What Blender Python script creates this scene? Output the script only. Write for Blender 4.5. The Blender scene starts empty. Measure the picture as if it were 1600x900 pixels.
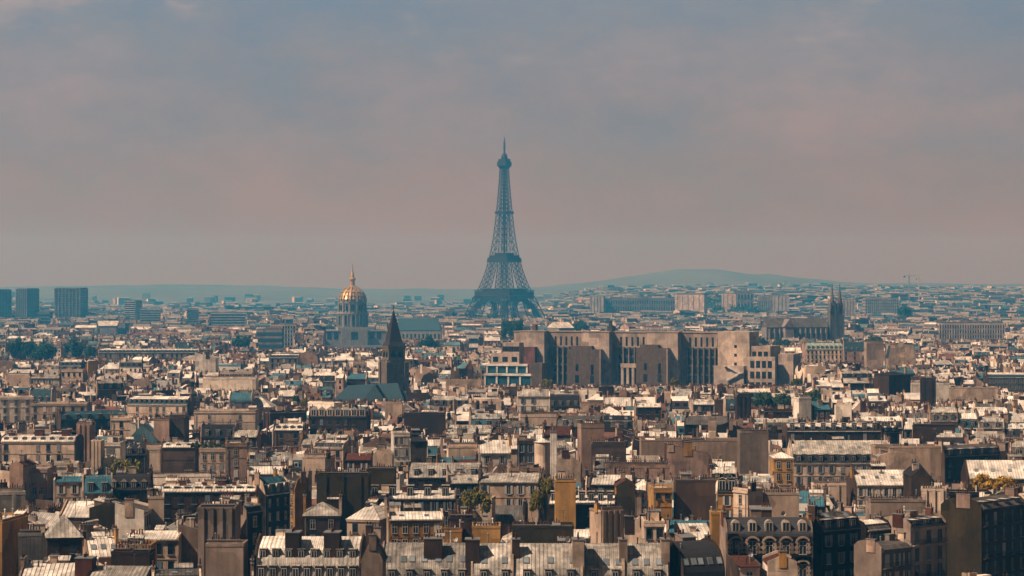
import bpy, math, random
import numpy as np
from mathutils import Vector, kdtree

R = math.radians
F = 3834.0            # focal length in pixels of the 1600 px wide photograph
CAMH = 69.0           # the viewpoint is a church tower, 69 m above the street
HY = 450.0            # row of the eye-level horizon
SC = bpy.context.scene
COL = SC.collection

# ------------------------------------------------------------------ camera, sky, sun, exposure
cam = bpy.data.cameras.new("camera")
cam.sensor_width = 36.0
cam.lens = F / 1600 * 36
cam.clip_start = 1.0
cam.clip_end = 60000
camo = bpy.data.objects.new("camera", cam)
COL.objects.link(camo)
camo.location = (0, 0, CAMH)
camo.rotation_euler = (R(90), 0, 0)
SC.camera = camo

SUN_AZ, SUN_EL = 24, 48      # azimuth measured from the left (-x) towards the viewer
sv = Vector((-math.cos(R(SUN_AZ)) * math.cos(R(SUN_EL)), -math.sin(R(SUN_AZ)) * math.cos(R(SUN_EL)), math.sin(R(SUN_EL))))
sun = bpy.data.lights.new("sun", 'SUN')
sun.energy = 5.0
sun.angle = R(0.6)
sun.color = (1.0, 0.83, 0.70)
suno = bpy.data.objects.new("sun", sun)
COL.objects.link(suno)
suno.rotation_euler = sv.to_track_quat('Z', 'Y').to_euler()
suno.location = (-300, -100, 600)

SC.view_settings.view_transform = 'Standard'
SC.view_settings.look = 'None'
SC.view_settings.gamma = 1
SC.view_settings.exposure = 0.45
SC.render.engine = 'CYCLES'
SC.cycles.max_bounces = 4
SC.cycles.diffuse_bounces = 2
SC.cycles.glossy_bounces = 2
SC.cycles.transmission_bounces = 2
SC.cycles.volume_bounces = 0
SC.cycles.use_denoising = True
SC.cycles.use_adaptive_sampling = True
SC.cycles.adaptive_threshold = 0.02

HAZE_DENSITY = 0.00019
HAZE_COLOR = (0.055, 0.43, 0.86, 1)

def build_world():
    w = bpy.data.worlds.new("World")
    SC.world = w
    w.use_nodes = True
    nt = w.node_tree
    N, L = nt.nodes, nt.links
    for n in list(N):
        N.remove(n)
    out = N.new('ShaderNodeOutputWorld')
    bg = N.new('ShaderNodeBackground')
    bg.inputs['Strength'].default_value = 0.1
    L.new(bg.outputs[0], out.inputs[0])
    sky = N.new('ShaderNodeTexSky')
    sky.sky_type = 'NISHITA'
    sky.sun_disc = False
    sky.sun_elevation = R(SUN_EL)
    sky.sun_rotation = math.atan2(sv.x, sv.y)
    sky.dust_density = 5
    tc = N.new('ShaderNodeTexCoord')
    sep = N.new('ShaderNodeSeparateXYZ')
    L.new(tc.outputs['Generated'], sep.inputs[0])
    # haze veil by height above the horizon (values are radiance / strength)
    ramp = N.new('ShaderNodeValToRGB')
    mr = N.new('ShaderNodeMapRange')
    mr.inputs['From Min'].default_value = 0.0
    mr.inputs['From Max'].default_value = 0.30
    L.new(sep.outputs['Z'], mr.inputs['Value'])
    L.new(mr.outputs[0], ramp.inputs[0])
    e = ramp.color_ramp.elements
    pts = [(0.0, (0.238, 0.080, 0.0)), (0.075, (0.240, 0.092, 0.0)), (0.125, (0.230, 0.135, 0.095)), (0.20, (0.210, 0.163, 0.168)),
           (0.39, (0.172, 0.188, 0.236)), (0.6, (0.05, 0.047, 0.047)), (1.0, (0.020, 0.015, 0.012))]
    e[0].position, e[0].color = pts[0][0], (*pts[0][1], 1)
    e[1].position, e[1].color = pts[-1][0], (*pts[-1][1], 1)
    for p, c in pts[1:-1]:
        k = e.new(p); k.color = (*c, 1)
    # clouds: broad soft banks with ragged warm edges
    mp = N.new('ShaderNodeMapping')
    mp.inputs['Scale'].default_value = (8, 8, 16)
    mp.inputs['Location'].default_value = (3.1, 0.4, 1.7)
    L.new(tc.outputs['Generated'], mp.inputs[0])
    n1 = N.new('ShaderNodeTexNoise')
    n1.inputs['Scale'].default_value = 1.0
    n1.inputs['Detail'].default_value = 9
    n1.inputs['Roughness'].default_value = 0.68
    L.new(mp.outputs[0], n1.inputs['Vector'])
    cr = N.new('ShaderNodeValToRGB')
    cr.color_ramp.elements[0].position = 0.36
    cr.color_ramp.elements[0].color = (0.76, 0.90, 1.06, 1)
    cr.color_ramp.elements[1].position = 0.66
    cr.color_ramp.elements[1].color = (1.30, 1.12, 1.05, 1)
    k = cr.color_ramp.elements.new(0.5); k.color = (1.0, 0.98, 0.99, 1)
    L.new(n1.outputs['Fac'], cr.inputs[0])
    fade = N.new('ShaderNodeMapRange')
    fade.inputs['From Min'].default_value = 0.005
    fade.inputs['From Max'].default_value = 0.07
    L.new(sep.outputs['Z'], fade.inputs['Value'])
    mul = N.new('ShaderNodeMix'); mul.data_type = 'RGBA'; mul.blend_type = 'MULTIPLY'
    L.new(fade.outputs[0], mul.inputs['Factor'])
    L.new(ramp.outputs[0], mul.inputs['A'])
    L.new(cr.outputs[0], mul.inputs['B'])
    # small sunlit puffs near the top of the view
    mp2 = N.new('ShaderNodeMapping')
    mp2.inputs['Scale'].default_value = (16, 16, 42)
    mp2.inputs['Location'].default_value = (1.3, 2.6, 0.4)
    L.new(tc.outputs['Generated'], mp2.inputs[0])
    n2 = N.new('ShaderNodeTexNoise')
    n2.inputs['Scale'].default_value = 1.0
    n2.inputs['Detail'].default_value = 10
    n2.inputs['Roughness'].default_value = 0.65
    L.new(mp2.outputs[0], n2.inputs['Vector'])
    p2 = N.new('ShaderNodeMapRange'); p2.interpolation_type = 'SMOOTHSTEP'
    p2.inputs['From Min'].default_value = 0.50
    p2.inputs['From Max'].default_value = 0.70
    p2.inputs['To Max'].default_value = 0.6
    L.new(n2.outputs['Fac'], p2.inputs['Value'])
    f2 = N.new('ShaderNodeMapRange')
    f2.inputs['From Min'].default_value = 0.075
    f2.inputs['From Max'].default_value = 0.112
    L.new(sep.outputs['Z'], f2.inputs['Value'])
    m2 = N.new('ShaderNodeMath'); m2.operation = 'MULTIPLY'
    L.new(p2.outputs[0], m2.inputs[0]); L.new(f2.outputs[0], m2.inputs[1])
    puff = N.new('ShaderNodeMix'); puff.data_type = 'RGBA'
    L.new(m2.outputs[0], puff.inputs['Factor'])
    L.new(mul.outputs['Result'], puff.inputs['A'])
    puff.inputs['B'].default_value = (0.36, 0.27, 0.25, 1)
    # background strength is 0.1: bring the cloud layer to the sky texture's own scale
    up = N.new('ShaderNodeMix'); up.data_type = 'RGBA'; up.blend_type = 'MULTIPLY'
    up.inputs['Factor'].default_value = 1
    L.new(puff.outputs['Result'], up.inputs['A'])
    up.inputs['B'].default_value = (10, 10, 10, 1)
    mx = N.new('ShaderNodeMix'); mx.data_type = 'RGBA'
    mx.inputs['Factor'].default_value = 0.93
    warm = N.new('ShaderNodeMix'); warm.data_type = 'RGBA'; warm.blend_type = 'MULTIPLY'; warm.inputs['Factor'].default_value = 1
    L.new(sky.outputs[0], warm.inputs['A']); warm.inputs['B'].default_value = (0.8, 0.55, 0.35, 1)
    L.new(warm.outputs['Result'], mx.inputs['A'])
    L.new(up.outputs['Result'], mx.inputs['B'])
    L.new(mx.outputs['Result'], bg.inputs['Color'])
build_world()

# ------------------------------------------------------------------ materials
def new_mat(name):
    m = bpy.data.materials.new(name)
    m.use_nodes = True
    return m, m.node_tree.nodes, m.node_tree.links, m.node_tree.nodes['Principled BSDF']

def surf(name, col=None, src='fixed', rough=0.85, noise=0.35, nscale=0.6, streak=0.0, spec=0.3, metal=0.0, rnd=0.0,
         seams=0.0, seam_axis=0, patch=0.0, bricks=None, bump=0.0):
    """One procedural surface. src: 'fixed', 'object' (the object's own colour) or 'attr' (a colour per building)."""
    m, N, L, B = new_mat(name)
    B.inputs['Roughness'].default_value = rough
    B.inputs['Metallic'].default_value = metal
    B.inputs['Specular IOR Level'].default_value = spec
    if src == 'object':
        oi = N.new('ShaderNodeObjectInfo'); base = oi.outputs['Color']
    elif src == 'attr':
        at = N.new('ShaderNodeAttribute'); at.attribute_name = 'Tone'; base = at.outputs['Color']
    else:
        rgb = N.new('ShaderNodeRGB'); rgb.outputs[0].default_value = (*col, 1); base = rgb.outputs[0]
    tc = N.new('ShaderNodeTexCoord')
    vec = tc.outputs['Object']
    def mult(a, fac_socket, lo, hi, f0=0.3, f1=0.7):
        r = N.new('ShaderNodeMapRange')
        r.inputs['From Min'].default_value = f0; r.inputs['From Max'].default_value = f1
        r.inputs['To Min'].default_value = lo; r.inputs['To Max'].default_value = hi
        L.new(fac_socket, r.inputs['Value'])
        x = N.new('ShaderNodeVectorMath'); x.operation = 'SCALE'
        L.new(a, x.inputs[0]); L.new(r.outputs[0], x.inputs['Scale'])
        return x.outputs[0]
    oi2 = N.new('ShaderNodeObjectInfo')
    addv = N.new('ShaderNodeVectorMath'); addv.operation = 'ADD'
    cmb = N.new('ShaderNodeCombineXYZ')
    rs = N.new('ShaderNodeMath'); rs.operation = 'MULTIPLY'; rs.inputs[1].default_value = 300.0
    L.new(oi2.outputs['Random'], rs.inputs[0])
    L.new(rs.outputs[0], cmb.inputs[0]); L.new(rs.outputs[0], cmb.inputs[1])
    L.new(vec, addv.inputs[0]); L.new(cmb.outputs[0], addv.inputs[1])
    svec = addv.outputs[0] if src != 'attr' else vec
    cur = base
    nz = None
    if noise:
        nz = N.new('ShaderNodeTexNoise'); nz.inputs['Scale'].default_value = nscale
        nz.inputs['Detail'].default_value = 6; nz.inputs['Roughness'].default_value = 0.65
        L.new(svec, nz.inputs['Vector'])
        cur = mult(cur, nz.outputs['Fac'], 1 - noise, 1 + noise * 0.6)
    if streak:
        mp = N.new('ShaderNodeMapping'); mp.inputs['Scale'].default_value = (0.9, 0.9, 0.12)
        L.new(svec, mp.inputs[0])
        n2 = N.new('ShaderNodeTexNoise'); n2.inputs['Scale'].default_value = 1.0
        n2.inputs['Detail'].default_value = 5; n2.inputs['Roughness'].default_value = 0.7
        L.new(mp.outputs[0], n2.inputs['Vector'])
        cur = mult(cur, n2.outputs['Fac'], 1 - streak, 1 + streak * 0.4, 0.35, 0.65)
    if patch:
        vo = N.new('ShaderNodeTexVoronoi'); vo.distance = 'CHEBYCHEV'; vo.inputs['Scale'].default_value = patch
        mp3 = N.new('ShaderNodeMapping'); mp3.inputs['Scale'].default_value = (1, 1, .7)
        L.new(svec, mp3.inputs[0]); L.new(mp3.outputs[0], vo.inputs['Vector'])
        sp = N.new('ShaderNodeSeparateXYZ'); L.new(vo.outputs['Color'], sp.inputs[0])
        cur = mult(cur, sp.outputs[0], 0.66, 1.18, 0, 1)
    if rnd:
        cur = mult(cur, oi2.outputs['Random'], 1 - rnd, 1 + rnd, 0, 1)
    if bricks:
        br = N.new('ShaderNodeTexBrick')
        br.inputs['Scale'].default_value = 1.0
        br.inputs['Brick Width'].default_value = bricks[0]; br.inputs['Row Height'].default_value = bricks[1]
        br.inputs['Mortar Size'].default_value = bricks[2]
        br.inputs['Color1'].default_value = (1, 1, 1, 1); br.inputs['Color2'].default_value = (0.78, 0.78, 0.78, 1)
        br.inputs['Mortar'].default_value = (0.55, 0.55, 0.55, 1)
        sx = N.new('ShaderNodeSeparateXYZ'); L.new(vec, sx.inputs[0])
        ad = N.new('ShaderNodeMath'); ad.operation = 'ADD'; L.new(sx.outputs[0], ad.inputs[0]); L.new(sx.outputs[1], ad.inputs[1])
        cb = N.new('ShaderNodeCombineXYZ'); L.new(ad.outputs[0], cb.inputs[0]); L.new(sx.outputs[2], cb.inputs[1])
        L.new(cb.outputs[0], br.inputs['Vector'])
        mm = N.new('ShaderNodeMix'); mm.data_type = 'RGBA'; mm.blend_type = 'MULTIPLY'; mm.inputs['Factor'].default_value = 1
        L.new(cur, mm.inputs['A']); L.new(br.outputs['Color'], mm.inputs['B']); cur = mm.outputs['Result']
    if seams:
        # lapped sheets: a dark joint every `seams` metres across, each sheet a slightly different grey
        sx = N.new('ShaderNodeSeparateXYZ'); L.new(vec, sx.inputs[0])
        dv = N.new('ShaderNodeMath'); dv.operation = 'DIVIDE'; dv.inputs[1].default_value = seams
        L.new(sx.outputs[seam_axis], dv.inputs[0])
        fr = N.new('ShaderNodeMath'); fr.operation = 'FRACT'; L.new(dv.outputs[0], fr.inputs[0])
        gt = N.new('ShaderNodeMath'); gt.operation = 'GREATER_THAN'; gt.inputs[1].default_value = 0.16
        L.new(fr.outputs[0], gt.inputs[0])
        cur = mult(cur, gt.outputs[0], 0.45, 1.0, 0, 1)
        fl = N.new('ShaderNodeMath'); fl.operation = 'FLOOR'; L.new(dv.outputs[0], fl.inputs[0])
        z5 = N.new('ShaderNodeMath'); z5.operation = 'DIVIDE'; z5.inputs[1].default_value = 1.9; L.new(sx.outputs[2], z5.inputs[0])
        fz = N.new('ShaderNodeMath'); fz.operation = 'FLOOR'; L.new(z5.outputs[0], fz.inputs[0])
        cc = N.new('ShaderNodeCombineXYZ'); L.new(fl.outputs[0], cc.inputs[0]); L.new(fz.outputs[0], cc.inputs[1])
        L.new(rs.outputs[0], cc.inputs[2])
        wn = N.new('ShaderNodeTexWhiteNoise'); L.new(cc.outputs[0], wn.inputs['Vector'])
        cur = mult(cur, wn.outputs['Value'], 0.78, 1.12, 0, 1)
    L.new(cur, B.inputs['Base Color'])
    if bump and nz:
        bp = N.new('ShaderNodeBump'); bp.inputs['Strength'].default_value = bump; bp.inputs['Distance'].default_value = 0.1
        L.new(nz.outputs['Fac'], bp.inputs['Height']); L.new(bp.outputs[0], B.inputs['Normal'])
    return m

M = {}
M['plaster'] = surf('plaster', src='object', noise=0.34, nscale=0.22, streak=0.25, patch=0.16, rough=0.92, spec=0.1)
M['stack'] = surf('stack_render', src='object', noise=0.45, nscale=0.30, streak=0.28, patch=0.3, rough=0.95, spec=0.1)
M['stone'] = surf('cut_stone', src='object', noise=0.3, nscale=0.5, streak=0.3, bricks=(1.1, 0.42, 0.03), rough=0.9, spec=0.1)
M['paint'] = surf('paint', src='object', noise=0.12, nscale=2.0, rough=0.6)
M['zinc'] = surf('zinc_sheet', (0.44, 0.385, 0.315), noise=0.55, nscale=0.4, streak=0.35, patch=0.35, rnd=0.25, seams=0.66, rough=0.5, spec=0.4, metal=0.0)
M['zincd'] = surf('weathered_zinc', (0.11, 0.092, 0.076), noise=0.5, patch=0.3, streak=0.3, nscale=0.5, rnd=0.25, seams=0.66, rough=0.55, spec=0.4)
M['zincw'] = surf('bright_zinc', (0.70, 0.62, 0.52), noise=0.4, nscale=0.5, patch=0.3, rnd=0.15, seams=0.7, rough=0.5)
M['tealzinc'] = surf('blue_zinc', (0.045, 0.13, 0.16), noise=0.35, nscale=0.5, rnd=0.15, seams=0.6, rough=0.5)
M['slate'] = surf('slate', (0.016, 0.011, 0.010), noise=0.4, nscale=1.5, rnd=0.4, bricks=(0.3, 0.22, 0.02), rough=0.75, spec=0.25)
M['slateg'] = surf('grey_slate', (0.036, 0.033, 0.033), noise=0.4, nscale=1.5, rnd=0.3, bricks=(0.3, 0.22, 0.02), rough=0.7, spec=0.3)
M['slatet'] = surf('teal_slate', (0.018, 0.055, 0.070), noise=0.4, nscale=1.2, rnd=0.3, bricks=(0.3, 0.22, 0.02), rough=0.7, spec=0.3)
M['tile'] = surf('clay_tile', (0.085, 0.030, 0.018), noise=0.45, nscale=1.2, rnd=0.3, bricks=(0.25, 0.3, 0.03), rough=0.9, spec=0.1)
M['copper'] = surf('green_copper', (0.27, 0.33, 0.27), noise=0.3, nscale=0.5, seams=0.8, rough=0.7)
M['pot'] = surf('terracotta', (0.10, 0.042, 0.024), noise=0.3, nscale=3, rnd=0.4, rough=0.9, spec=0.1)
M['lead'] = surf('lead', (0.16, 0.15, 0.14), noise=0.3, nscale=1.5, rough=0.6)
M['iron'] = surf('iron', (0.035, 0.028, 0.024), noise=0.2, nscale=1.0, rough=0.6)
M['eiffel'] = surf('brown_iron_paint', (0.022, 0.018, 0.016), noise=0.15, nscale=0.05, rough=0.6, spec=0.2)
M['frame'] = surf('white_joinery', (0.34, 0.31, 0.27), noise=0.12, nscale=3, rnd=0.3, rough=0.6)
M['glass'] = surf('window_glass', (0.012, 0.014, 0.016), noise=0.3, nscale=1.0, rnd=0.5, rough=0.12, spec=0.6)
M['skyglass'] = surf('skylight_glass', (0.16, 0.19, 0.20), noise=0.2, nscale=1.0, rnd=0.5, rough=0.08, spec=0.9)
M['gold'] = surf('gilding', (0.50, 0.32, 0.13), noise=0.3, nscale=0.6, rough=0.45, metal=0.55, spec=0.5)
M['bark'] = surf('bark', (0.07, 0.05, 0.035), noise=0.4, nscale=2, rough=0.95)
M['asphalt'] = surf('asphalt', (0.05, 0.046, 0.042), noise=0.3, nscale=0.2, rough=0.9)
M['far'] = surf('far_masonry', src='attr', patch=0.22, noise=0.4, nscale=0.25, streak=0.0, rough=0.9, spec=0.1)
M['farroof'] = surf('far_roofing', src='attr', patch=0.3, noise=0.4, nscale=0.3, rough=0.6, spec=0.35)
M['farglass'] = M['glass']

def leaf_mat(name, c):
    m, N, L, B = new_mat(name)
    B.inputs['Roughness'].default_value = 0.8
    B.inputs['Specular IOR Level'].default_value = 0.15
    g = N.new('ShaderNodeNewGeometry')
    r = N.new('ShaderNodeValToRGB')
    r.color_ramp.elements[0].color = (c[0] * 0.5, c[1] * 0.55, c[2] * 0.5, 1)
    r.color_ramp.elements[1].color = (c[0] * 1.6, c[1] * 1.45, c[2] * 1.3, 1)
    L.new(g.outputs['Random Per Island'], r.inputs[0])
    L.new(r.outputs[0], B.inputs['Base Color'])
    return m
M['leaf'] = leaf_mat('leaf_green', (0.035, 0.055, 0.014))
M['leafy'] = leaf_mat('leaf_yellow_green', (0.13, 0.11, 0.018))
M['leafo'] = leaf_mat('leaf_golden', (0.34, 0.20, 0.02))
M['leafd'] = leaf_mat('leaf_dark', (0.018, 0.05, 0.035))

def ground_mat():
    m, N, L, B = new_mat('ground_cover')
    B.inputs['Roughness'].default_value = 0.95
    g = N.new('ShaderNodeNewGeometry')
    sx = N.new('ShaderNodeSeparateXYZ'); L.new(g.outputs['Position'], sx.inputs[0])
    mr = N.new('ShaderNodeMapRange'); mr.inputs['From Min'].default_value = 4300; mr.inputs['From Max'].default_value = 6500
    L.new(sx.outputs[1], mr.inputs['Value'])
    n = N.new('ShaderNodeTexNoise'); n.inputs['Scale'].default_value = 0.004; n.inputs['Detail'].default_value = 9
    n.inputs['Roughness'].default_value = 0.7
    L.new(g.outputs['Position'], n.inputs['Vector'])
    r = N.new('ShaderNodeValToRGB')
    r.color_ramp.elements[0].position = 0.40; r.color_ramp.elements[0].color = (0.055, 0.045, 0.03, 1)
    r.color_ramp.elements[1].position = 0.62; r.color_ramp.elements[1].color = (0.10, 0.08, 0.055, 1)
    L.new(n.outputs['Fac'], r.inputs[0])
    mx = N.new('ShaderNodeMix'); mx.data_type = 'RGBA'
    mx.inputs['A'].default_value = (0.05, 0.045, 0.04, 1)
    L.new(mr.outputs[0], mx.inputs['Factor']); L.new(r.outputs[0], mx.inputs['B'])
    L.new(mx.outputs['Result'], B.inputs['Base Color'])
    return m
M['ground'] = ground_mat()

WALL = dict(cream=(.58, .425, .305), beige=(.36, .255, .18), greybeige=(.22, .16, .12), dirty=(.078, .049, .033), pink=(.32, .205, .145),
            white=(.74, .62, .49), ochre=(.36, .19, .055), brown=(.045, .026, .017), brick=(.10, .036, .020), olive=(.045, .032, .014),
            charcoal=(.018, .012, .010), grey=(.13, .115, .105))  # dirty and brown also set darker, to stand in for walls in shade
WALLNAME = dict(cream='cream', beige='beige', greybeige='grey-beige', dirty='grimy', pink='pinkish', white='white', ochre='ochre',
                brown='brown', brick='brick-red', olive='olive-brown', charcoal='blackened', grey='grey')
ROOFNAME = dict(zinc='zinc', zincd='dull zinc', zincw='bright zinc', tealzinc='blue-green zinc', slate='black slate', slateg='grey slate',
                slatet='teal slate', tile='red tile', copper='green copper')

# ------------------------------------------------------------------ mesh builder
class MB:
    def __init__(s):
        s.v, s.f, s.m, s.c = [], [], [], []
        s.tone = None
    def face(s, pts, m=0):
        n = len(s.v); s.v.extend(pts); s.f.append(tuple(range(n, n + len(pts)))); s.m.append(m)
        if s.tone is not None: s.c.append(s.tone)
        return s
    def hexa(s, p, m=0, skip=()):
        """eight corners: bottom 0-3 (counter-clockwise), top 4-7"""
        n = len(s.v); s.v.extend(p)
        for i, q in enumerate(((3, 2, 1, 0), (4, 5, 6, 7), (0, 1, 5, 4), (1, 2, 6, 5), (2, 3, 7, 6), (3, 0, 4, 7))):
            if i in skip: continue
            s.f.append(tuple(n + k for k in q)); s.m.append(m[i] if isinstance(m, (list, tuple)) else m)
            if s.tone is not None: s.c.append(s.tone)
        return s
    def box(s, x0, x1, y0, y1, z0, z1, m=0, skip=()):
        return s.hexa([(x0, y0, z0), (x1, y0, z0), (x1, y1, z0), (x0, y1, z0), (x0, y0, z1), (x1, y0, z1), (x1, y1, z1), (x0, y1, z1)], m, skip)
    def frustum(s, x, y, z0, z1, ax, ay, bx, by, m=0):
        return s.hexa([(x - ax, y - ay, z0), (x + ax, y - ay, z0), (x + ax, y + ay, z0), (x - ax, y + ay, z0),
                       (x - bx, y - by, z1), (x + bx, y - by, z1), (x + bx, y + by, z1), (x - bx, y + by, z1)], m)
    def beam(s, p, q, t, m=0, t2=None):
        p, q = Vector(p), Vector(q)
        d = (q - p)
        if d.length < 1e-6: return s
        d.normalize()
        a = d.cross(Vector((0, 0, 1)))
        if a.length < 0.05: a = Vector((1, 0, 0))
        a.normalize(); b = d.cross(a).normalized()
        h = t / 2; k = (t2 or t) / 2
        P = []
        for o, r in ((p, h), (q, k)):
            for i, j in ((-1, -1), (1, -1), (1, 1), (-1, 1)):
                P.append(tuple(o + a * (i * r) + b * (j * r)))
        return s.hexa(P, m)
    def prism(s, prof, x0, x1, mats=0, cap=0):
        """prof: (y, z) points; closed polygon extruded along x. mats: one index per edge"""
        n = len(s.v); k = len(prof)
        s.v.extend([(x0, y, z) for y, z in prof]); s.v.extend([(x1, y, z) for y, z in prof])
        for i in range(k):
            j = (i + 1) % k
            s.f.append((n + i, n + j, n + k + j, n + k + i)); s.m.append(mats[i] if isinstance(mats, (list, tuple)) else mats)
            if s.tone is not None: s.c.append(s.tone)
        s.f.append(tuple(range(n + k - 1, n - 1, -1))); s.m.append(cap)
        s.f.append(tuple(range(n + k, n + 2 * k))); s.m.append(cap)
        if s.tone is not None: s.c.extend([s.tone] * 2)
        return s
    def lathe(s, prof, n=16, cx=0, cy=0, m=0, a0=0.0):
        """prof: (radius, z) from bottom to top"""
        b = len(s.v)
        for r, z in prof:
            for i in range(n):
                a = a0 + 2 * math.pi * i / n
                s.v.append((cx + r * math.cos(a), cy + r * math.sin(a), z))
        for k in range(len(prof) - 1):
            for i in range(n):
                j = (i + 1) % n
                s.f.append((b + k * n + i, b + k * n + j, b + (k + 1) * n + j, b + (k + 1) * n + i)); s.m.append(m)
                if s.tone is not None: s.c.append(s.tone)
        s.f.append(tuple(b + (len(prof) - 1) * n + i for i in range(n))); s.m.append(m)
        if s.tone is not None: s.c.append(s.tone)
        return s
    def mesh(s, name, mats, smooth=False):
        me = bpy.data.meshes.new(name)
        me.from_pydata(s.v, [], s.f)
        for k in mats: me.materials.append(M[k] if isinstance(k, str) else k)
        if any(s.m): me.polygons.foreach_set('material_index', s.m)
        if smooth: me.polygons.foreach_set('use_smooth', [True] * len(s.f))
        if s.tone is not None:
            ca = me.color_attributes.new('Tone', 'FLOAT_COLOR', 'CORNER')
            cnt = np.array([len(f) for f in s.f])
            c = np.ones((len(s.f), 4), np.float32); c[:, :3] = np.array(s.c, np.float32)
            ca.data.foreach_set('color', np.repeat(c, cnt, axis=0).ravel())
        me.update()
        return me

def obj(name, me, parent=None, loc=(0, 0, 0), rz=0.0, rx=0.0, scale=None, color=None):
    o = bpy.data.objects.new(name, me)
    COL.objects.link(o)
    o.location = loc
    if rz or rx: o.rotation_euler = (rx, 0, rz)
    if scale: o.scale = scale
    if color: o.color = (*color, 1)
    if parent: o.parent = parent
    return o

def part(root, name, mb, mats, color=None, smooth=False, **k):
    return obj(name, mb.mesh(name, mats, smooth), root, color=color, **k)

def thing(name, label, cat, loc=(0, 0, 0), rz=0.0, group=None):
    o = bpy.data.objects.new(name, None)
    COL.objects.link(o)
    o.empty_display_size = 1
    o.location = loc; o.rotation_euler = (0, 0, rz)
    if label: o['label'] = label
    o['category'] = cat
    if group: o['group'] = group
    return o

def X(px, D): return (px - 800.0) / F * D
def Z(py, D): return CAMH - (py - HY) / F * D
def PX(x, D): return 800.0 + x / D * F
def PY(z, D): return HY + (CAMH - z) / D * F

# ------------------------------------------------------------------ terrain
RIDGE = [(-200, 448), (0, 449), (100, 448), (180, 446), (300, 445), (400, 446), (450, 449), (520, 451), (620, 452), (745, 452), (800, 450), (850, 449), (870, 447),
         (900, 443), (940, 438), (1000, 430), (1035, 425), (1060, 421.5), (1085, 420.5), (1110, 421), (1135, 424), (1160, 428), (1190, 429), (1230, 434),
         (1280, 439), (1350, 443), (1450, 443), (1600, 445), (1800, 446)]
def lerp(tab, x):
    if x <= tab[0][0]: return tab[0][1]
    for (a, b), (c, d) in zip(tab, tab[1:]):
        if x <= c: return b + (d - b) * (x - a) / (c - a)
    return tab[-1][1]
def sst(a, b, x):
    t = min(1, max(0, (x - a) / (b - a))); return t * t * (3 - 2 * t)
RD = 11500.0
def terrain(x, D):
    if D < 4200: return 0.0
    t = PX(x * RD / max(D, 3000) * 1.0, RD) if False else PX(x, D)
    # Chaillot / Passy slope on the right, low river plain on the left
    right = sst(820, 960, PX(x, D))
    z = right * 34 * sst(4500, 5600, D) + right * 14 * sst(5600, 7500, D) + (1 - right) * 16 * sst(6200, 9000, D)
    # far ridge with the fort hill, positions on the ground at 11.5 km
    xr = 800 + x / RD * F
    hr = Z(lerp(RIDGE, xr), RD)
    bump = 2.5 * math.sin(x * 0.011) + 2 * math.sin(x * 0.027 + 1) + 2.5 * math.sin(x * 0.083 + D * .01) + 2.5 * (math.sin(x * 12.9898 + D * 78.233) * 43758.5453 % 1)
    z = max(z, z + (hr + bump * 0.6 - z) * math.exp(-((D - RD) / 2000.0) ** 2)) if D > 6500 else z
    return z
def build_ground():
    mb = MB()
    ys = [-300, 200, 400, 800, 1500, 2500, 3500, 4200] + list(range(4400, 8000, 200)) + list(range(8000, 13500, 150))
    nx = 150
    for y in ys:
        for i in range(nx + 1):
            x = (i / nx - 0.5) * 2 * 4400
            mb.v.append((x, y, terrain(x, y)))
    for j in range(len(ys) - 1):
        for i in range(nx):
            a = j * (nx + 1) + i
            mb.f.append((a, a + 1, a + nx + 2, a + nx + 1)); mb.m.append(0)
    o = obj('ground', mb.mesh('ground', ['ground'], smooth=True))
    o['kind'] = 'structure'
build_ground()
# ------------------------------------------------------------------ shared joinery and roof furniture
def t_window(split):
    fr = MB()
    fr.box(-.5, -.42, -.06, .02, 0, 1, 0); fr.box(.42, .5, -.06, .02, 0, 1, 0)
    fr.box(-.42, .42, -.06, .02, .94, 1, 0); fr.box(-.56, .56, -.14, .02, -.05, 0, 0)
    fr.box(-.04, .04, -.05, .02, 0, .94, 0); fr.box(-.42, .42, -.045, .02, .62, .66, 0)
    p = MB().box(-.42, .42, -.025, .01, 0, .94, 0)
    if split: return fr.mesh('window', ['frame']), p.mesh('pane', ['glass'])
    fr.box(-.42, .42, -.025, .01, 0, .94, 1)
    return fr.mesh('window', ['frame', 'glass']), None
WIN, PANE = t_window(True)
WIN1, _ = t_window(False)
def t_shutter(open_):
    s = MB()
    s.box(-.56, .56, -.14, .02, -.05, 0, 1)
    if open_:
        s.box(-.98, -.5, -.07, .02, 0, 1, 0); s.box(.5, .98, -.07, .02, 0, 1, 0)
        s.box(-.5, -.44, -.05, .02, 0, 1, 1); s.box(.44, .5, -.05, .02, 0, 1, 1); s.box(-.03, .03, -.045, .02, 0, 1, 1); s.box(-.44, .44, -.025, .01, 0, 1, 2)
    else:
        s.box(-.5, -.02, -.05, .02, 0, 1, 0); s.box(.02, .5, -.05, .02, 0, 1, 0)
    return s.mesh('window', ['paint', 'frame', 'glass'])
WINO, WINC = t_shutter(True), t_shutter(False)
DARKWIN = MB().box(-.5, -.44, -.05, .02, 0, 1, 0).box(.44, .5, -.05, .02, 0, 1, 0).box(-.44, .44, -.05, .02, .95, 1, 0).box(-.44, .44, -.025, .01, 0, .95, 1).box(-.6, .6, -.16, .02, -.07, 0, 2).mesh('window', ['iron', 'glass', 'lead'])

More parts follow.
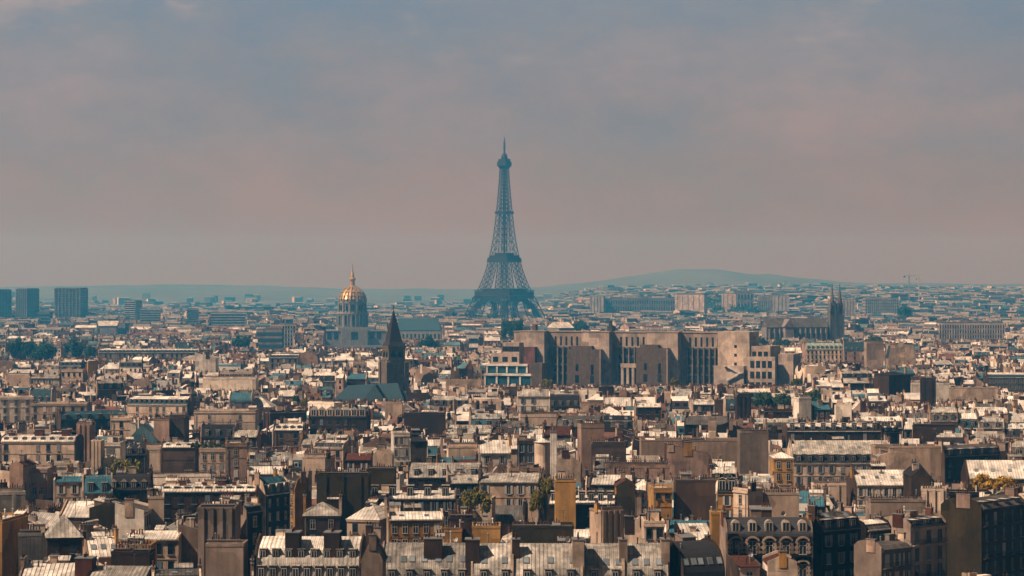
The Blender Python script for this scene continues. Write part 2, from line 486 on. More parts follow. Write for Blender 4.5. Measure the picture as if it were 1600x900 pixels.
def t_dormer(kind, roof, face, split):
    """unit dormer: 1 wide, 1 high, front at y=0, running back 1.6 into the roof"""
    d = MB()
    if kind == 'flat':
        d.box(-.5, .5, 0, 1.6, 0, 1, 0); d.box(-.60, .60, -.14, 1.7, 1, 1.07, 1)
    elif kind == 'gable':
        d.box(-.5, .5, 0, 1.6, 0, .85, 0)
        d.hexa([(-.62, -.12, .85), (.62, -.12, .85), (.62, 1.7, .85), (-.62, 1.7, .85), (-.03, -.12, 1.22), (.03, -.12, 1.22), (.03, 1.7, 1.22), (-.03, 1.7, 1.22)], 1)
    else:
        prof = [(-.5, 0)] + [(-.5 * math.cos(a), .62 + .42 * math.sin(a)) for a in np.linspace(0, math.pi, 8)] + [(.5, 0)]
        n = len(d.v)
        k = len(prof)
        d.v.extend([(x, 0, z) for x, z in prof]); d.v.extend([(x, 1.6, z) for x, z in prof])
        for i in range(k):
            j = (i + 1) % k
            d.f.append((n + i, n + j, n + k + j, n + k + i)); d.m.append(1)
        d.f.append(tuple(range(n, n + k))); d.m.append(0)
    d.box(-.40, -.33, -.05, .01, .06, .84, 2); d.box(.33, .40, -.05, .01, .06, .84, 2)
    d.box(-.33, .33, -.05, .01, .78, .84, 2); d.box(-.035, .035, -.045, .01, .06, .78, 2)
    if split:
        p = MB().box(-.33, .33, -.022, .005, .06, .78, 0)
        return d.mesh('dormer', [face, roof, 'frame']), p.mesh('pane', ['glass'])
    d.box(-.33, .33, -.022, .005, .06, .78, 3)
    return d.mesh('dormer', [face, roof, 'frame', 'glass']), None
_dc = {}
def dormer_mesh(kind, roof, face, split):
    k = (kind, roof, face, split)
    if k not in _dc: _dc[k] = t_dormer(*k)
    return _dc[k]
def t_skylight():
    s = MB()
    s.box(-.5, .5, -.5, .5, 0, .10, 0)
    return s.mesh('skylight', ['lead']), MB().box(-.40, .40, -.42, .42, .10, .115, 0).mesh('pane', ['skyglass'])
SKYL, SKYP = t_skylight()
POT = []
for k, (r0, r1, h) in enumerate([(.15, .11, .62), (.13, .13, .45), (.17, .12, .9), (.11, .15, .38)]):
    POT.append(MB().lathe([(r0, 0), (r0 * 1.1, .06), (r1, h * .9), (r1 * 1.25, h), (r1 * .8, h)], 7).mesh('chimney_pot', ['pot'], True))
def t_antenna():
    s = MB()
    s.box(-.03, .03, -.03, .03, 0, 2.6, 0)
    for z, w in ((2.5, .5), (2.3, .6), (2.1, .7), (1.5, .4)):
        s.box(-w, w, -.02, .02, z, z + .03, 0)
    s.box(-.02, .02, -.5, .5, 2.55, 2.6, 0)
    return s.mesh('antenna', ['iron'])
ANT = t_antenna()
def t_dish():
    s = MB().box(-.03, .03, -.03, .03, 0, .5, 1)
    n = 12
    b = len(s.v)
    s.v.append((0, .12, .8))
    for r, y in ((.25, .08), (.45, -.06)):
        for i in range(n):
            a = 2 * math.pi * i / n
            s.v.append((r * math.cos(a), y, .8 + r * math.sin(a)))
    for i in range(n):
        j = (i + 1) % n
        s.f.append((b, b + 1 + i, b + 1 + j)); s.m.append(0)
        s.f.append((b + 1 + i, b + 1 + n + i, b + 1 + n + j, b + 1 + j)); s.m.append(0)
    return s.mesh('satellite_dish', ['frame', 'iron'])
DISH = t_dish()

# ------------------------------------------------------------------ roof profiles (y, z), front to back
def profile(kind, d, he, hr, o):
    h = hr - he
    if kind == 'mansard':
        f = o.get('f', .62); s = o.get('s', min(1.3, d * .14))
        return [(-d / 2 - .2, he), (-d / 2 + s, he + h * f), (0, hr), (d / 2 - s, he + h * f), (d / 2 + .2, he)]
    if kind == 'gable': return [(-d / 2 - .3, he), (0, hr), (d / 2 + .3, he)]
    if kind == 'shed': return [(-d / 2 - .3, he), (d / 2, hr), (d / 2 + .05, he)]
    if kind == 'barrel':
        return [(-d / 2 * math.cos(a), he + h * math.sin(a)) for a in np.linspace(0, math.pi, 17)]
    if kind == 'round':     # rounded lower slope, shallow top
        q = []
        s = d * .30
        for a in np.linspace(0, math.pi / 2 * .86, 9):
            q.append((-d / 2 - .1 + s * (1 - math.cos(a)), he + h * .84 * math.sin(a) / math.sin(math.pi / 2 * .86)))
        return q + [(0, hr)] + [(-y, z) for y, z in reversed(q)]
    return [(-d / 2, he), (-d / 2, hr), (d / 2, hr), (d / 2, he)]

def prof_z(p, y):
    for (a, b), (c, d) in zip(p, p[1:]):
        if a <= y <= c and c > a: return b + (d - b) * (y - a) / (c - a)
    return max(q[1] for q in p)
def prof_y(p, z):
    """front-slope y where the profile reaches height z"""
    for (a, b), (c, d) in zip(p, p[1:]):
        if b <= z <= d and d > b: return a + (c - a) * (z - b) / (d - b)
    return p[0][0]

COUNT = {'parts': 0}

def build_house(h, rng):
    """h: dict with x, y (ground), z0, rz, w, d, he, hr, roof, wall, slope, top, near, zlow, o(ptions)"""
    o = h['o']
    w, d, he, hr = h['w'], h['d'], h['he'], h['hr']
    kind = h['roof']
    root = thing(h.get('name', 'apartment_house'), h.get('label'), h.get('cat', 'house'), (h['x'], h['y'], 0), h['rz'], h.get('group'))
    h['root'] = root
    near = h['near']
    wc = WALL[h['wall']]
    def j(c, a=.2):
        f = 1 + rng.uniform(-a, a); t = rng.uniform(-.03, .03)
        return (c[0] * f * (1 + t), c[1] * f, c[2] * f * (1 - t))
    wc = j(wc)
    solid = kind in ('flat', 'hip', 'pyramid', 'cone')
    hx = w / 2 - (0.0 if solid else .18)
    # wall
    mb = MB()
    if kind == 'cone':
        mb.lathe([(w / 2, 0), (w / 2, he)], 20)
    else:
        mb.box(-hx, hx, -d / 2, d / 2, 0, he)
        if not o.get('blank'):
            mb.box(-hx - (.12 if solid else 0), hx + (.12 if solid else 0), -d / 2 - .22, -d / 2 - .003, he - .45, he - .12)
            if he > 12: mb.box(-hx, hx, -d / 2 - .10, -d / 2 - .003, he - 3.6, he - 3.4)
        fl = o.get('flues')
        if fl:
            for k in range(fl):
                x = -hx + (k + .5) * 2 * hx / fl
                mb.box(x - .32, x + .32, -d / 2 - .28, -d / 2 - .004, 3, he + .5)
    part(root, 'wall', mb, [o.get('wm', 'plaster')], wc)
    # roof
    rm = MB()
    P = profile(kind, d, he, hr, o)
    s_m, t_m = h['slope'], h['top']
    if kind == 'hip' or kind == 'pyramid':
        e = .3
        rx = max(0.05, w / 2 - d / 2) if kind == 'hip' else .05
        rm.hexa([(-w / 2 - e, -d / 2 - e, he), (w / 2 + e, -d / 2 - e, he), (w / 2 + e, d / 2 + e, he), (-w / 2 - e, d / 2 + e, he),
                 (-rx, -.05, hr), (rx, -.05, hr), (rx, .05, hr), (-rx, .05, hr)], 0)
        part(root, 'roof', rm, [s_m])
    elif kind == 'cone':
        rm.lathe([(w / 2 + .3, he), (w / 2 * .55, he + (hr - he) * .5), (.05, hr)], 20)
        part(root, 'roof', rm, [s_m])
    elif kind == 'flat':
        ph = hr - he
        rm.box(-w / 2, w / 2, -d / 2, d / 2, he + .002, he + .15, 1)
        rm.box(-w / 2 - .06, w / 2 + .06, -d / 2 - .06, -d / 2 + .24, he + .154, hr, 0)
        rm.box(-w / 2 - .06, w / 2 + .06, d / 2 - .24, d / 2 + .06, he + .154, hr, 0)
        rm.box(-w / 2 - .06, -w / 2 + .24, -d / 2 + .243, d / 2 - .243, he + .154, hr - .004, 0)
        rm.box(w / 2 - .24, w / 2 + .06, -d / 2 + .243, d / 2 - .243, he + .154, hr - .004, 0)
        part(root, 'roof', rm, ['plaster', t_m], wc)
    else:
        mats = []
        for (a, b), (c, e) in zip(P, P[1:]):
            mats.append(0 if abs(e - b) > abs(c - a) * .75 else 1)
        if kind in ('gable', 'shed'): mats = [1] * len(mats)
        mats.append(0)
        rm.prism(P, -hx, hx, mats, 0)
        if kind == 'mansard' and h['slope'] != h['top']:      # zinc edge roll between the slopes
            s = P[1]
            rm.box(-hx, hx, s[0] - .18, s[0] + .12, s[1] - .08, s[1] + .10, 1)
        rm.box(-hx, hx, P[0][0] - .12, P[0][0] + .05, he - .10, he + .12, 1)   # gutter
        if near and 'zinc' in (t_m + s_m) and not o.get('noribs'):   # standing seams as real ribs
            n = int(w / .68)
            for k in range(1, n):
                x = -hx + k * 2 * hx / n
                for i, ((a, b), (c, e)) in enumerate(zip(P, P[1:])):
                    if (a + c) / 2 > d * .1: continue
                    if 'zinc' not in (s_m if mats[i] == 0 else t_m): continue
                    rm.beam((x, a, b + .02), (x, c, e + .02), .085, 0 if mats[i] == 0 else 1)
        part(root, 'roof', rm, [s_m, t_m, 'lead'])
    # party walls with the roof's own profile
    pc = WALL[o.get('pwall', rng.choice(['greybeige', 'dirty', 'beige', 'pink', 'brown', 'cream', 'white', 'cream', 'brown', 'charcoal']))]
    if not solid:
        up = o.get('up', rng.uniform(.25, .6))
        Q = [(-d / 2 - .06, 0)] + [(max(-d / 2 - .06, min(d / 2 + .06, y)), z + up) for y, z in P] + [(d / 2 + .06, 0)]
        if kind == 'shed': Q = [(-d / 2 - .06, 0), (-d / 2 - .06, he + up), (d / 2 + .06, hr + up), (d / 2 + .06, 0)]
        for sx in (-1, 1):
            part(root, 'party_wall', MB().prism(Q, min(sx * (w / 2 - .178), sx * (w / 2 + .12)), max(sx * (w / 2 - .178), sx * (w / 2 + .12))), ['stack'], j(pc))
        for px in o.get('pw', []):
            U = [(-d / 2 - .2, he)] + [(y * 1.02, z + .7) for y, z in P if y < 1] + [(0, he)]
            part(root, 'party_wall', MB().prism(U, px - .25, px + .25), ['stack'], j(WALL['beige']))
    # chimneys
    def chimney(x0, x1, y0, y1, zb, zt, col, pots=True):
        c = MB()
        c.box(x0, x1, y0, y1, zb, zt, 0)
        c.box(x0 - .09, x1 + .09, y0 - .09, y1 + .09, zt, zt + .16, 1)
        lx, ly = x1 - x0, y1 - y0
        n = max(1, int(max(lx, ly) / .48))
        spots = []
        for k in range(n):
            t = (k + .5) / n
            if rng.random() < .10: continue
            spots.append((x0 + lx * t, (y0 + y1) / 2) if lx > ly else ((x0 + x1) / 2, y0 + ly * t))
        if not near:
            for (x, y) in spots:
                hh = rng.uniform(.35, .8)
                c.frustum(x, y, zt + .16, zt + .16 + hh, .12, .12, .09, .09, 2)
        ch = part(root, 'chimney', c, ['stack', 'lead', 'pot'], col)
        if near:
            for (x, y) in spots:
                obj('chimney_pot', rng.choice(POT), ch, (x, y, zt + .16), scale=(.85, .85, rng.uniform(.8, 1.3)))
    chn = o.get('chn')
    if kind == 'flat' and o.get('blank') and 'ch' not in o and w > 4:
        chimney(-w / 2 + .3, w / 2 - .3, -d / 2 + .3, -d / 2 + .85, hr - .3, hr + rng.uniform(.2, .8), wc)
    if 'ch' in o:
        for (x, wx, dy, zt, col) in o['ch']:
            y = o.get('chy', -d * .1)
            if 'chz' in o: zt = hr + o['chz']
            chimney(x - wx / 2, x + wx / 2, y - dy / 2, y + dy / 2, max(he - 1, prof_z(P, y) - 3.5) if not solid else he - .5, zt, j(WALL[col]))
    if chn is None: chn = rng.choice([2, 2, 3, 3, 4]) if not solid else rng.choice([0, 1, 2])
    side = [-1, 1] * 8
    if rng.random() < .5: side = side[::-1]
    used = {}
    for k in range(chn):
        sx = side[k]
        L = rng.uniform(1.0, max(1.2, min(3.4, d * .36)))
        cy = used.get(sx)
        cy = rng.uniform(-d * .18, d * .05) if cy is None else cy + d * .42
        used[sx] = cy
        if cy + L / 2 > d / 2: L = max(.8, (d / 2 - cy) * 2 - .3)
        zt = hr + rng.uniform(.3, 1.4)
        x = sx * (w / 2 - .02)
        cc = WALL[rng.choice(['cream', 'beige', 'greybeige', 'dirty', 'brown', 'brick', 'pink', 'ochre', 'beige'])]
        chimney(x - .27, x + .27, cy - L / 2, cy + L / 2, prof_z(P, cy) - 1.5 if not solid else he, zt, j(cc))
    if rng.random() < .35 and w > 12 and not solid and 'ch' not in o:
        x = rng.uniform(-w * .25, w * .25)
        chimney(x - .8, x + .8, -.35, .35, hr - 1.2, hr + rng.uniform(.7, 1.5), j(WALL[rng.choice(['beige', 'brick', 'dirty'])]))
    # dormers on the front slope
    nd = o.get('dorm')
    if nd is None and kind in ('mansard', 'round') and hr - he > 2.6: nd = max(1, int(w / rng.uniform(2.7, 3.6)))
    if nd:
        dk = o.get('dk', rng.choice(['flat', 'flat', 'gable', 'arch']))
        rows = o.get('drows', [(o.get('dz', .5 / max(1, hr - he)), nd, o.get('dh', min(1.9, (hr - he) * .5)), o.get('dw', 1.25), dk)])
        for (fz, n, dh, dw, dk) in rows:
            me, pn = dormer_mesh(dk, o.get('droof', 'zinc'), o.get('dface', 'slate' if h['slope'] in ('slate', 'slateg', 'tile', 'slatet') else 'zincd'), near)
            zb = he + (hr - he) * fz
            yb = prof_y(P, zb + .1) + (.12 if kind != 'gable' else .4)
            for k in range(n):
                x = -hx + (k + .5) * 2 * hx / n
                dm = obj('dormer', me, root, (x, yb - .25, zb), scale=(dw, 1.0, dh), color=j(WALL['cream']))
                if near: obj('pane', pn, dm)
    # skylights lying on the slope
    ns = o.get('sky', rng.choice([0, 0, 0, 2, 3]) if kind in ('gable', 'shed', 'mansard') else 0)
    if ns:
        fy = o.get('skyf', .5)
        if kind in ('mansard',): ya, yb = P[1], P[2]
        elif kind in ('gable', 'shed'): ya, yb = P[0], P[1]
        else:
            zq = he + (hr - he) * fy
            yq = prof_y(P, zq); ya = (yq - .3, prof_z(P, yq - .3)); yb = (yq + .3, prof_z(P, yq + .3)); fy = .5
        an = math.atan2(yb[1] - ya[1], yb[0] - ya[0])
        y = ya[0] + (yb[0] - ya[0]) * fy; z = ya[1] + (yb[1] - ya[1]) * fy
        for k in range(ns):
            if ns > 3 and 'skyf' not in o and rng.random() < .25: continue
            x = -hx + (k + .5) * 2 * hx / ns + rng.uniform(-.45, .45)
            s_ = obj('skylight', SKYL, root, (x, y - math.sin(an) * .03, z + math.cos(an) * .03), rx=an, scale=(.95, 1.25, 1))
            obj('pane', SKYP, s_)
    # windows on the floors that can be seen
    if not o.get('blank') and kind != 'cone':
        sp = o.get('wsp', rng.uniform(2.2, 3.1))
        n = o.get('wn', max(1, int((2 * hx - .8) / sp)))
        wh = o.get('wh', 1.95); ww = o.get('ww', 1.1); fh = o.get('fh', 3.1)
        xs = [-hx + (k + .5) * 2 * hx / n for k in range(n)]
        if not o.get('wn'): xs = [x for x in xs if rng.random() > .12]
        z = he - (.75 + wh)
        wstyle = o.get('ws', rng.choice([0, 0, 1, 2, 2])); shc = rng.choice([(.32, .29, .25), (.20, .19, .18), (.12, .11, .10), (.42, .38, .33), (.10, .13, .14)])
        fl = 0
        while z > max(2.5, h['zlow'] - wh) and fl < o.get('maxfl', 7):
            for x in xs:
                if o.get('surr'):
                    sm = MB()
                    for sx in (-1, 1):
                        sm.box(x + sx * (ww * .5 + .38) - .2, x + sx * (ww * .5 + .38) + .2, -d / 2 - .18, -d / 2 - .003, z + .05, z + wh + .1)
                        for k in range(3): sm.box(x + sx * (ww * .5 + .38) - .36, x + sx * (ww * .5 + .38) + .36, -d / 2 - .16, -d / 2 - .004, z + .15 + k * .78, z + .55 + k * .78)
                    for k in range(7):
                        t0, t1 = math.pi * (.12 + .76 * k / 7), math.pi * (.12 + .76 * (k + 1) / 7)
                        sm.beam((x - 1.15 * math.cos(t0), -d / 2 - .3, z + wh - .35 + 1.0 * math.sin(t0)), (x - 1.15 * math.cos(t1), -d / 2 - .3, z + wh - .35 + 1.0 * math.sin(t1)), .34)
                    part(root, 'window_surround', sm, ['plaster'], WALL['beige'])
                q = rng.random()
                if o.get('surr'): q = 1
                if q < .16 or wstyle == 2:
                    obj('window', WINC if q < .16 else DARKWIN, root, (x, -d / 2 - .01, z), scale=(ww, 1.6, wh), color=shc); continue
                if wstyle == 1:
                    obj('window', WINO, root, (x, -d / 2 - .01, z), scale=(ww * .85, 1.6, wh), color=shc); continue
                wi = obj('window', WIN if near else WIN1, root, (x, -d / 2 - .01, z), scale=(ww, 1.6, wh))
                if near: obj('pane', PANE, wi)
            if o.get('balc') and fl in o['balc']:
                b = MB(); b.box(-hx, hx, -d / 2 - .75, -d / 2 - .24, z - .30, z - .14, 0)
                part(root, 'balcony', b, ['plaster'], wc)
                b = MB(); b.box(-hx, hx, -d / 2 - .74, -d / 2 - .70, z + .72, z + .78, 0)
                q = int(2 * hx / .28)
                for k in range(q + 1):
                    x = -hx + k * 2 * hx / q
                    b.box(x - .02, x + .02, -d / 2 - .735, -d / 2 - .705, z - .14, z + .72, 0)
                part(root, 'railing', b, ['iron'])
            z -= fh; fl += 1
    # odds and ends on top
    for _q in range(rng.choice([0, 1, 1, 2, 3])):
        x = rng.uniform(-w * .4, w * .4)
        obj('antenna', ANT, root, (x, rng.uniform(-.2, .2), hr - .25), rz=rng.uniform(0, 3), scale=(rng.uniform(.7, 1.3), 1, rng.uniform(.6, 1.3)))
    if near and rng.random() < .3:
        obj('satellite_dish', DISH, root, (rng.uniform(-w * .4, w * .4), -.3, (hr if not solid else he + .1) - .15), rz=rng.uniform(-.9, .3))
    if rng.random() < .4 and not (kind in ('pyramid', 'cone', 'hip')):
        x = rng.uniform(-w * .3, w * .3); a, b, c = rng.uniform(.5, 1.3), rng.uniform(.5, 1.0), rng.uniform(.7, 1.6)
        y = rng.uniform(0, d * .2)
        zb = prof_z(P, y) - .5 if kind != 'flat' else he + .15
        part(root, 'vent_housing', MB().box(x - a, x + a, y - b, y + b, zb, zb + .5 + c).box(x - a - .1, x + a + .1, y - b - .1, y + b + .1, zb + .5 + c, zb + .62 + c, 1),
             ['stack', 'lead'], j(WALL[rng.choice(['cream', 'white', 'greybeige', 'beige'])]))
    if rng.random() < .75 and not (kind in ('pyramid', 'cone')) and 'w' not in o and d > 7:
        for q in range(rng.choice([0, 1, 1, 2])):
            a = rng.uniform(.6, 1.7); b = rng.uniform(.6, 1.5)
            x = rng.uniform(-hx + a, hx - a) if hx > a else 0; y = d / 2 - b - rng.uniform(.2, 1.5)
            zt = hr + rng.uniform(-1.0, .9); zb = he - .3
            ex = MB().hexa([(x - a, y - b, zb), (x + a, y - b, zb), (x + a, y + b, zb), (x - a, y + b, zb), (x - a, y - b, zt), (x + a, y - b, zt), (x + a, y + b, zt + .5), (x - a, y + b, zt + .5)], 0)
            ex.hexa([(x - a - .15, y - b - .15, zt + .01), (x + a + .15, y - b - .15, zt + .01), (x + a + .15, y + b + .1, zt + .52), (x - a - .15, y + b + .1, zt + .52),
                     (x - a - .15, y - b - .15, zt + .12), (x + a + .15, y - b - .15, zt + .12), (x + a + .15, y + b + .1, zt + .64), (x - a - .15, y + b + .1, zt + .64)], 1)
            for k in range(rng.choice([0, 0, 3, 5])):
                px_ = x - a + (k + .6) * .45
                if px_ < x + a: ex.frustum(px_, y + b * .5, zt + .4, zt + .6 + rng.uniform(.4, .9), .14, .14, .11, .11, 2)
            part(root, 'roof_extension', ex, ['stack', rng.choice(['zincw', 'zinc', 'lead']), 'pot'], j(WALL[rng.choice(['cream', 'white', 'beige', 'pink', 'greybeige', 'dirty', 'brown'])]))
    if kind == 'flat' and rng.random() < .45 and w > 5:
        rl = MB(); y = -d / 2 + .1
        rl.beam((-w / 2, y, hr + .95), (w / 2, y, hr + .95), .07); rl.beam((-w / 2, y, hr + .5), (w / 2, y, hr + .5), .05)
        n = max(2, int(w / 1.8))
        for k in range(n + 1): rl.beam((-w / 2 + w * k / n, y, hr - .05), (-w / 2 + w * k / n, y, hr + .95), .06)
        part(root, 'railing', rl, ['iron'])
    if not o.get('blank') and rng.random() < .5 and kind not in ('cone', 'pyramid'):
        x = rng.choice([-1, 1]) * (hx - .35)
        part(root, 'downpipe', MB().box(x - .08, x + .08, -d / 2 - .40, -d / 2 - .24, 1, he - .46), ['lead'])
    for q in range(rng.choice([0, 1, 2, 3])):
        x = rng.uniform(-w * .42, w * .42); y = rng.uniform(-d * .25, d * .1)
        zb = (prof_z(P, y) - .4) if kind not in ('flat', 'hip', 'pyramid', 'cone') else (he + .1 if kind == 'flat' else None)
        if zb is None: continue
        zt = zb + rng.uniform(1.0, 2.3)
        part(root, 'vent_pipe', MB().lathe([(.11, zb), (.11, zt), (.22, zt + .01), (.05, zt + .2)], 7, x, y), [rng.choice(['lead', 'zincw', 'iron'])])
    # planted terrace
    for (x0, x1, zz, mk) in o.get('plants', []):
        leaves = MB()
        for k in range(260):
            x = rng.uniform(x0, x1); y = -d / 2 + rng.uniform(.1, 1.6); z = zz + abs(rng.gauss(0, .55)) + .1
            a, b, s_ = rng.uniform(0, 6.28), rng.uniform(-1, 1), rng.uniform(.15, .35)
            u = Vector((math.cos(a), math.sin(a), b)).normalized() * s_; v = Vector((-math.sin(a), math.cos(a), rng.uniform(-1, 1))).normalized() * s_
            c = Vector((x, y, z))
            leaves.face([tuple(c - u - v), tuple(c + u - v), tuple(c + u + v), tuple(c - u + v)])
        part(root, 'terrace_plants', leaves, [mk])
    return root

# ------------------------------------------------------------------ the houses read off the photograph
# (x0, x1, ridge row, eave row, lowest row seen, ridge height m, depth m, roof, wall, slope, top, turn deg, options, category, label, short name)
H = []
def A(x0, x1, yr, ye, yb, hr, d, roof, wall, slope, top, rz, o, label, short, cat='house', name='apartment_house'):
    rr = R(rz)
    turned = roof.endswith('_front')
    if turned: roof = roof[:-6]
    # depth from the ridge row; the front face is half the depth nearer
    Dc = (CAMH - hr) * F / max(8.0, (yr - HY))
    wpx = (x1 - x0) / F * Dc
    ridge_off = 0 if roof in ('mansard', 'gable', 'hip', 'pyramid', 'round', 'barrel', 'cone') else 0
    xc = X((x0 + x1) / 2, Dc)
    if turned:
        w, dd = d, wpx; r2 = rr + R(90 if rz <= 0 else -90)
        he = Z(ye, Dc - d / 2)
    elif 'w' in o:
        if roof != 'cone' and abs(rz) > 15:
            s_ = wpx * 1.12 / (o['w'] * math.cos(rr) + d * abs(math.sin(rr)))
            o['w'] = max(5, o['w'] * s_); d = max(4, d * s_)
            for q in ('dorm', 'wn'):
                if o.get(q): o[q] = max(2, round(o[q] * s_))
        w, dd, r2 = o['w'], d, rr; he = Z(ye, Dc - (d / 2) * abs(math.cos(rr)))
    else:
        w, dd, r2 = wpx / math.cos(rr), d, rr; he = Z(ye, Dc - d / 2)
    he = min(he, hr - (.5 if roof == 'flat' else 1.0))
    if roof == 'flat':
        Dc2 = (CAMH - hr) * F / max(8.0, (yr - HY)) + d / 2
        xc = X((x0 + x1) / 2, Dc2); he = hr - o.get('par', .6); Dc = Dc2
    for c in o.get('ch', []): pass
    if 'chpx' in o:
        o['ch'] = [((( a + b) / 2 - (x0 + x1) / 2) / F * Dc, (b - a) / F * Dc, dy, Z(zt, Dc), col) for (a, b, zt, dy, col) in o['chpx']]
        o.setdefault('chn', 0)
    if 'pwpx' in o: o['pw'] = [(a - (x0 + x1) / 2) / F * Dc for a in o['pwpx']]
    H.append(dict(x=xc, y=Dc, rz=r2, w=w, d=dd, he=he, hr=hr, roof=roof, wall=wall, slope=slope, top=top, o=o, yb=yb,
                  px=(x0, x1), cat=cat, label=label, short=short, name=name, hand=True))

# --- nearest row, along the bottom of the picture
A(406, 568, 838, 906, 900, 27.5, 13, 'round', 'beige', 'zinc', 'zincw', -2, dict(chy=-3.9, chz=1.1, chpx=[(452, 474, 829, 3.6, 'brown'), (512, 536, 832, 3.6, 'brown')], sky=0, drows=[(.56, 8, 1.3, 1.15, 'flat'), (.03, 9, 2.1, 1.2, 'flat')], dface='charcoalp', up=.5),
  'grey zinc mansard block with two rows of dark dormers in the nearest row', 'double-dormer zinc block')
A(568, 600, 838, 880, 900, 29.2, 10, 'gable_front', 'greybeige', 'zincd', 'zincd', 0, dict(blank=1, chn=3, pwall='greybeige'), 'narrow house with a pale blank gable between the two long zinc roofs', 'pale gable between zinc roofs')
A(600, 738, 848, 908, 900, 26.5, 13, 'barrel', 'beige', 'zinc', 'zinc', 0, dict(chy=-3.9, chz=1.1, chpx=[(664, 692, 846, 2.6, 'brown')], sky=7, skyf=.62, chn=0, dorm=4, drows=[(.0, 5, 1.9, 1.2, 'flat')]),
  'curved zinc roof with seven skylights and one dark chimney, beside the pale gable', 'seven-skylight curved roof')
A(738, 908, 849, 908, 900, 26.5, 13, 'barrel', 'beige', 'zinc', 'zinc', 0, dict(chy=-3.9, chz=1.1, chpx=[(728, 750, 846, 3.4, 'brown'), (800, 812, 848, 2.2, 'brown'), (893, 911, 850, 4.2, 'beige')], sky=5, skyf=.60, pwpx=[800], dorm=5, drows=[(.0, 5, 1.9, 1.2, 'flat')]),
  'curved zinc roof with five skylights between two tall chimney walls in the nearest row', 'five-skylight curved roof')
A(908, 1042, 849, 908, 900, 26.3, 13, 'barrel', 'greybeige', 'zinc', 'zinc', 0, dict(chy=-3.9, chz=1.1, chpx=[(965, 978, 848, 3.4, 'beige'), (1030, 1043, 850, 3.6, 'beige')], sky=6, skyf=.56, pwpx=[971], dorm=4, drows=[(.0, 4, 1.9, 1.2, 'flat')]),
  'curved zinc roof with six skylights at the end of the nearest row', 'six-skylight curved roof')
A(1044, 1108, 845, 905, 900, 26.6, 12, 'barrel', 'charcoal', 'slateg', 'slateg', 22, dict(sky=5, skyf=.5, chn=1, dorm=0), 'dark slate curved roof end pierced by five slanted skylights', 'dark slate roof end')
A(38, 122, 880, 905, 900, 25.5, 11, 'gable', 'beige', 'zinc', 'zincw', 3, dict(chn=2, sky=0), 'low striped zinc roof at the bottom edge under the metal clad box', 'bottom striped zinc roof')
A(146, 240, 884, 906, 900, 25.6, 10, 'gable', 'brown', 'zinc', 'zinc', -4, dict(chpx=[(122, 149, 871, 3, 'brick')], sky=0), 'wide striped zinc roof at the bottom edge with a dark brick chimney', 'bottom zinc roof with brick chimney')
A(240, 312, 890, 908, 900, 25.2, 12, 'mansard', 'dirty', 'slate', 'zincd', 8, dict(), 'dark mansard house at the bottom edge beside the pilastered gable', 'dark bottom mansard')
A(-22, 25, 812, 840, 900, 27.5, 14, 'flat', 'ochre', 'zinc', 'zincw', -8, dict(blank=1, chn=1, maxfl=0), 'tall blank ochre end wall at the edge beside the metal clad box', 'blank ochre end wall')
A(32, 69, 834, 836, 873, 26.5, 6, 'flat', 'grey', 'zincd', 'zincd', 4, dict(blank=1, chn=0, wm='zincd'), 'box clad in grey metal sheet next to the blank ochre wall', 'metal clad box')
A(74, 126, 804, 840, 874, 30, 8, 'pyramid', 'brown', 'zinc', 'zinc', 12, dict(chn=0, wn=2), 'brown pavilion under a pointed zinc pyramid roof', 'zinc pyramid pavilion')
A(314, 372, 792, 798, 850, 30, 9, 'flat', 'greybeige', 'zincd', 'zincd', 0, dict(blank=1, flues=4, chn=0, chpx=[(316, 370, 788, 1.2, 'brown')]), 'tall grey-beige wall ribbed with flues and capped with pots', 'ribbed flue wall')
A(325, 384, 850, 853, 890, 27, 7, 'flat', 'greybeige', 'zincd', 'zinc', 0, dict(blank=1, chn=0), 'plain low grey wall standing in front of the ribbed flue wall', 'low wall under the flues')
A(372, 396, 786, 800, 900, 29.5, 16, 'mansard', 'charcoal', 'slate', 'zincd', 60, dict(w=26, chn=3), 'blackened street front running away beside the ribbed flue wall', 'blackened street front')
A(398, 446, 745, 772, 860, 27, 12, 'mansard', 'brown', 'tealzinc', 'zincw', 62, dict(w=34, chn=4, balc=[0]), 'brown street front with a white edged zinc roof beside the ochre terrace', 'brown street front')
A(440, 482, 742, 765, 850, 26, 12, 'mansard', 'ochre', 'slate', 'zincd', -64, dict(w=46, chn=5, pwall='ochre'), 'ochre terrace seen sharply from the side along the narrow street', 'ochre street terrace')
A(188, 232, 786, 802, 824, 27, 12, 'shed_front', 'white', 'zinc', 'zincd', 0, dict(pwall='white', chn=1), 'white slope-topped gable with two small windows beside a blue strip', 'white sloping gable')
A(232, 256, 776, 779, 818, 28, 12, 'flat', 'cream', 'zinc', 'zinc', 8, dict(blank=1, chn=1), 'narrow cream wall next to the white sloping gable', 'narrow cream wall')
A(104, 182, 783, 808, 815, 25, 11, 'gable', 'dirty', 'zincw', 'zincw', -5, dict(chn=1, sky=0), 'bright cluttered zinc roof above the pyramid pavilion', 'bright cluttered roof')
A(146, 202, 785, 797, 815, 25.5, 9, 'gable_front', 'olive', 'zinc', 'zinc', 0, dict(pwall='olive', chn=0), 'wide olive-brown gable under a pale zinc edge', 'olive gable')
A(255, 402, 757, 768, 790, 25.5, 13, 'mansard', 'brown', 'slate', 'zincw', 2, dict(dorm=9, dk='flat', chpx=[(282, 292, 750, 1, 'brick'), (318, 324, 753, 1, 'brick'), (341, 353, 750, 1, 'brick'), (364, 370, 752, 1, 'brick')], up=.3, sky=0),
  'long black mansard with pale zinc top and nine white dormers', 'long nine-dormer mansard')
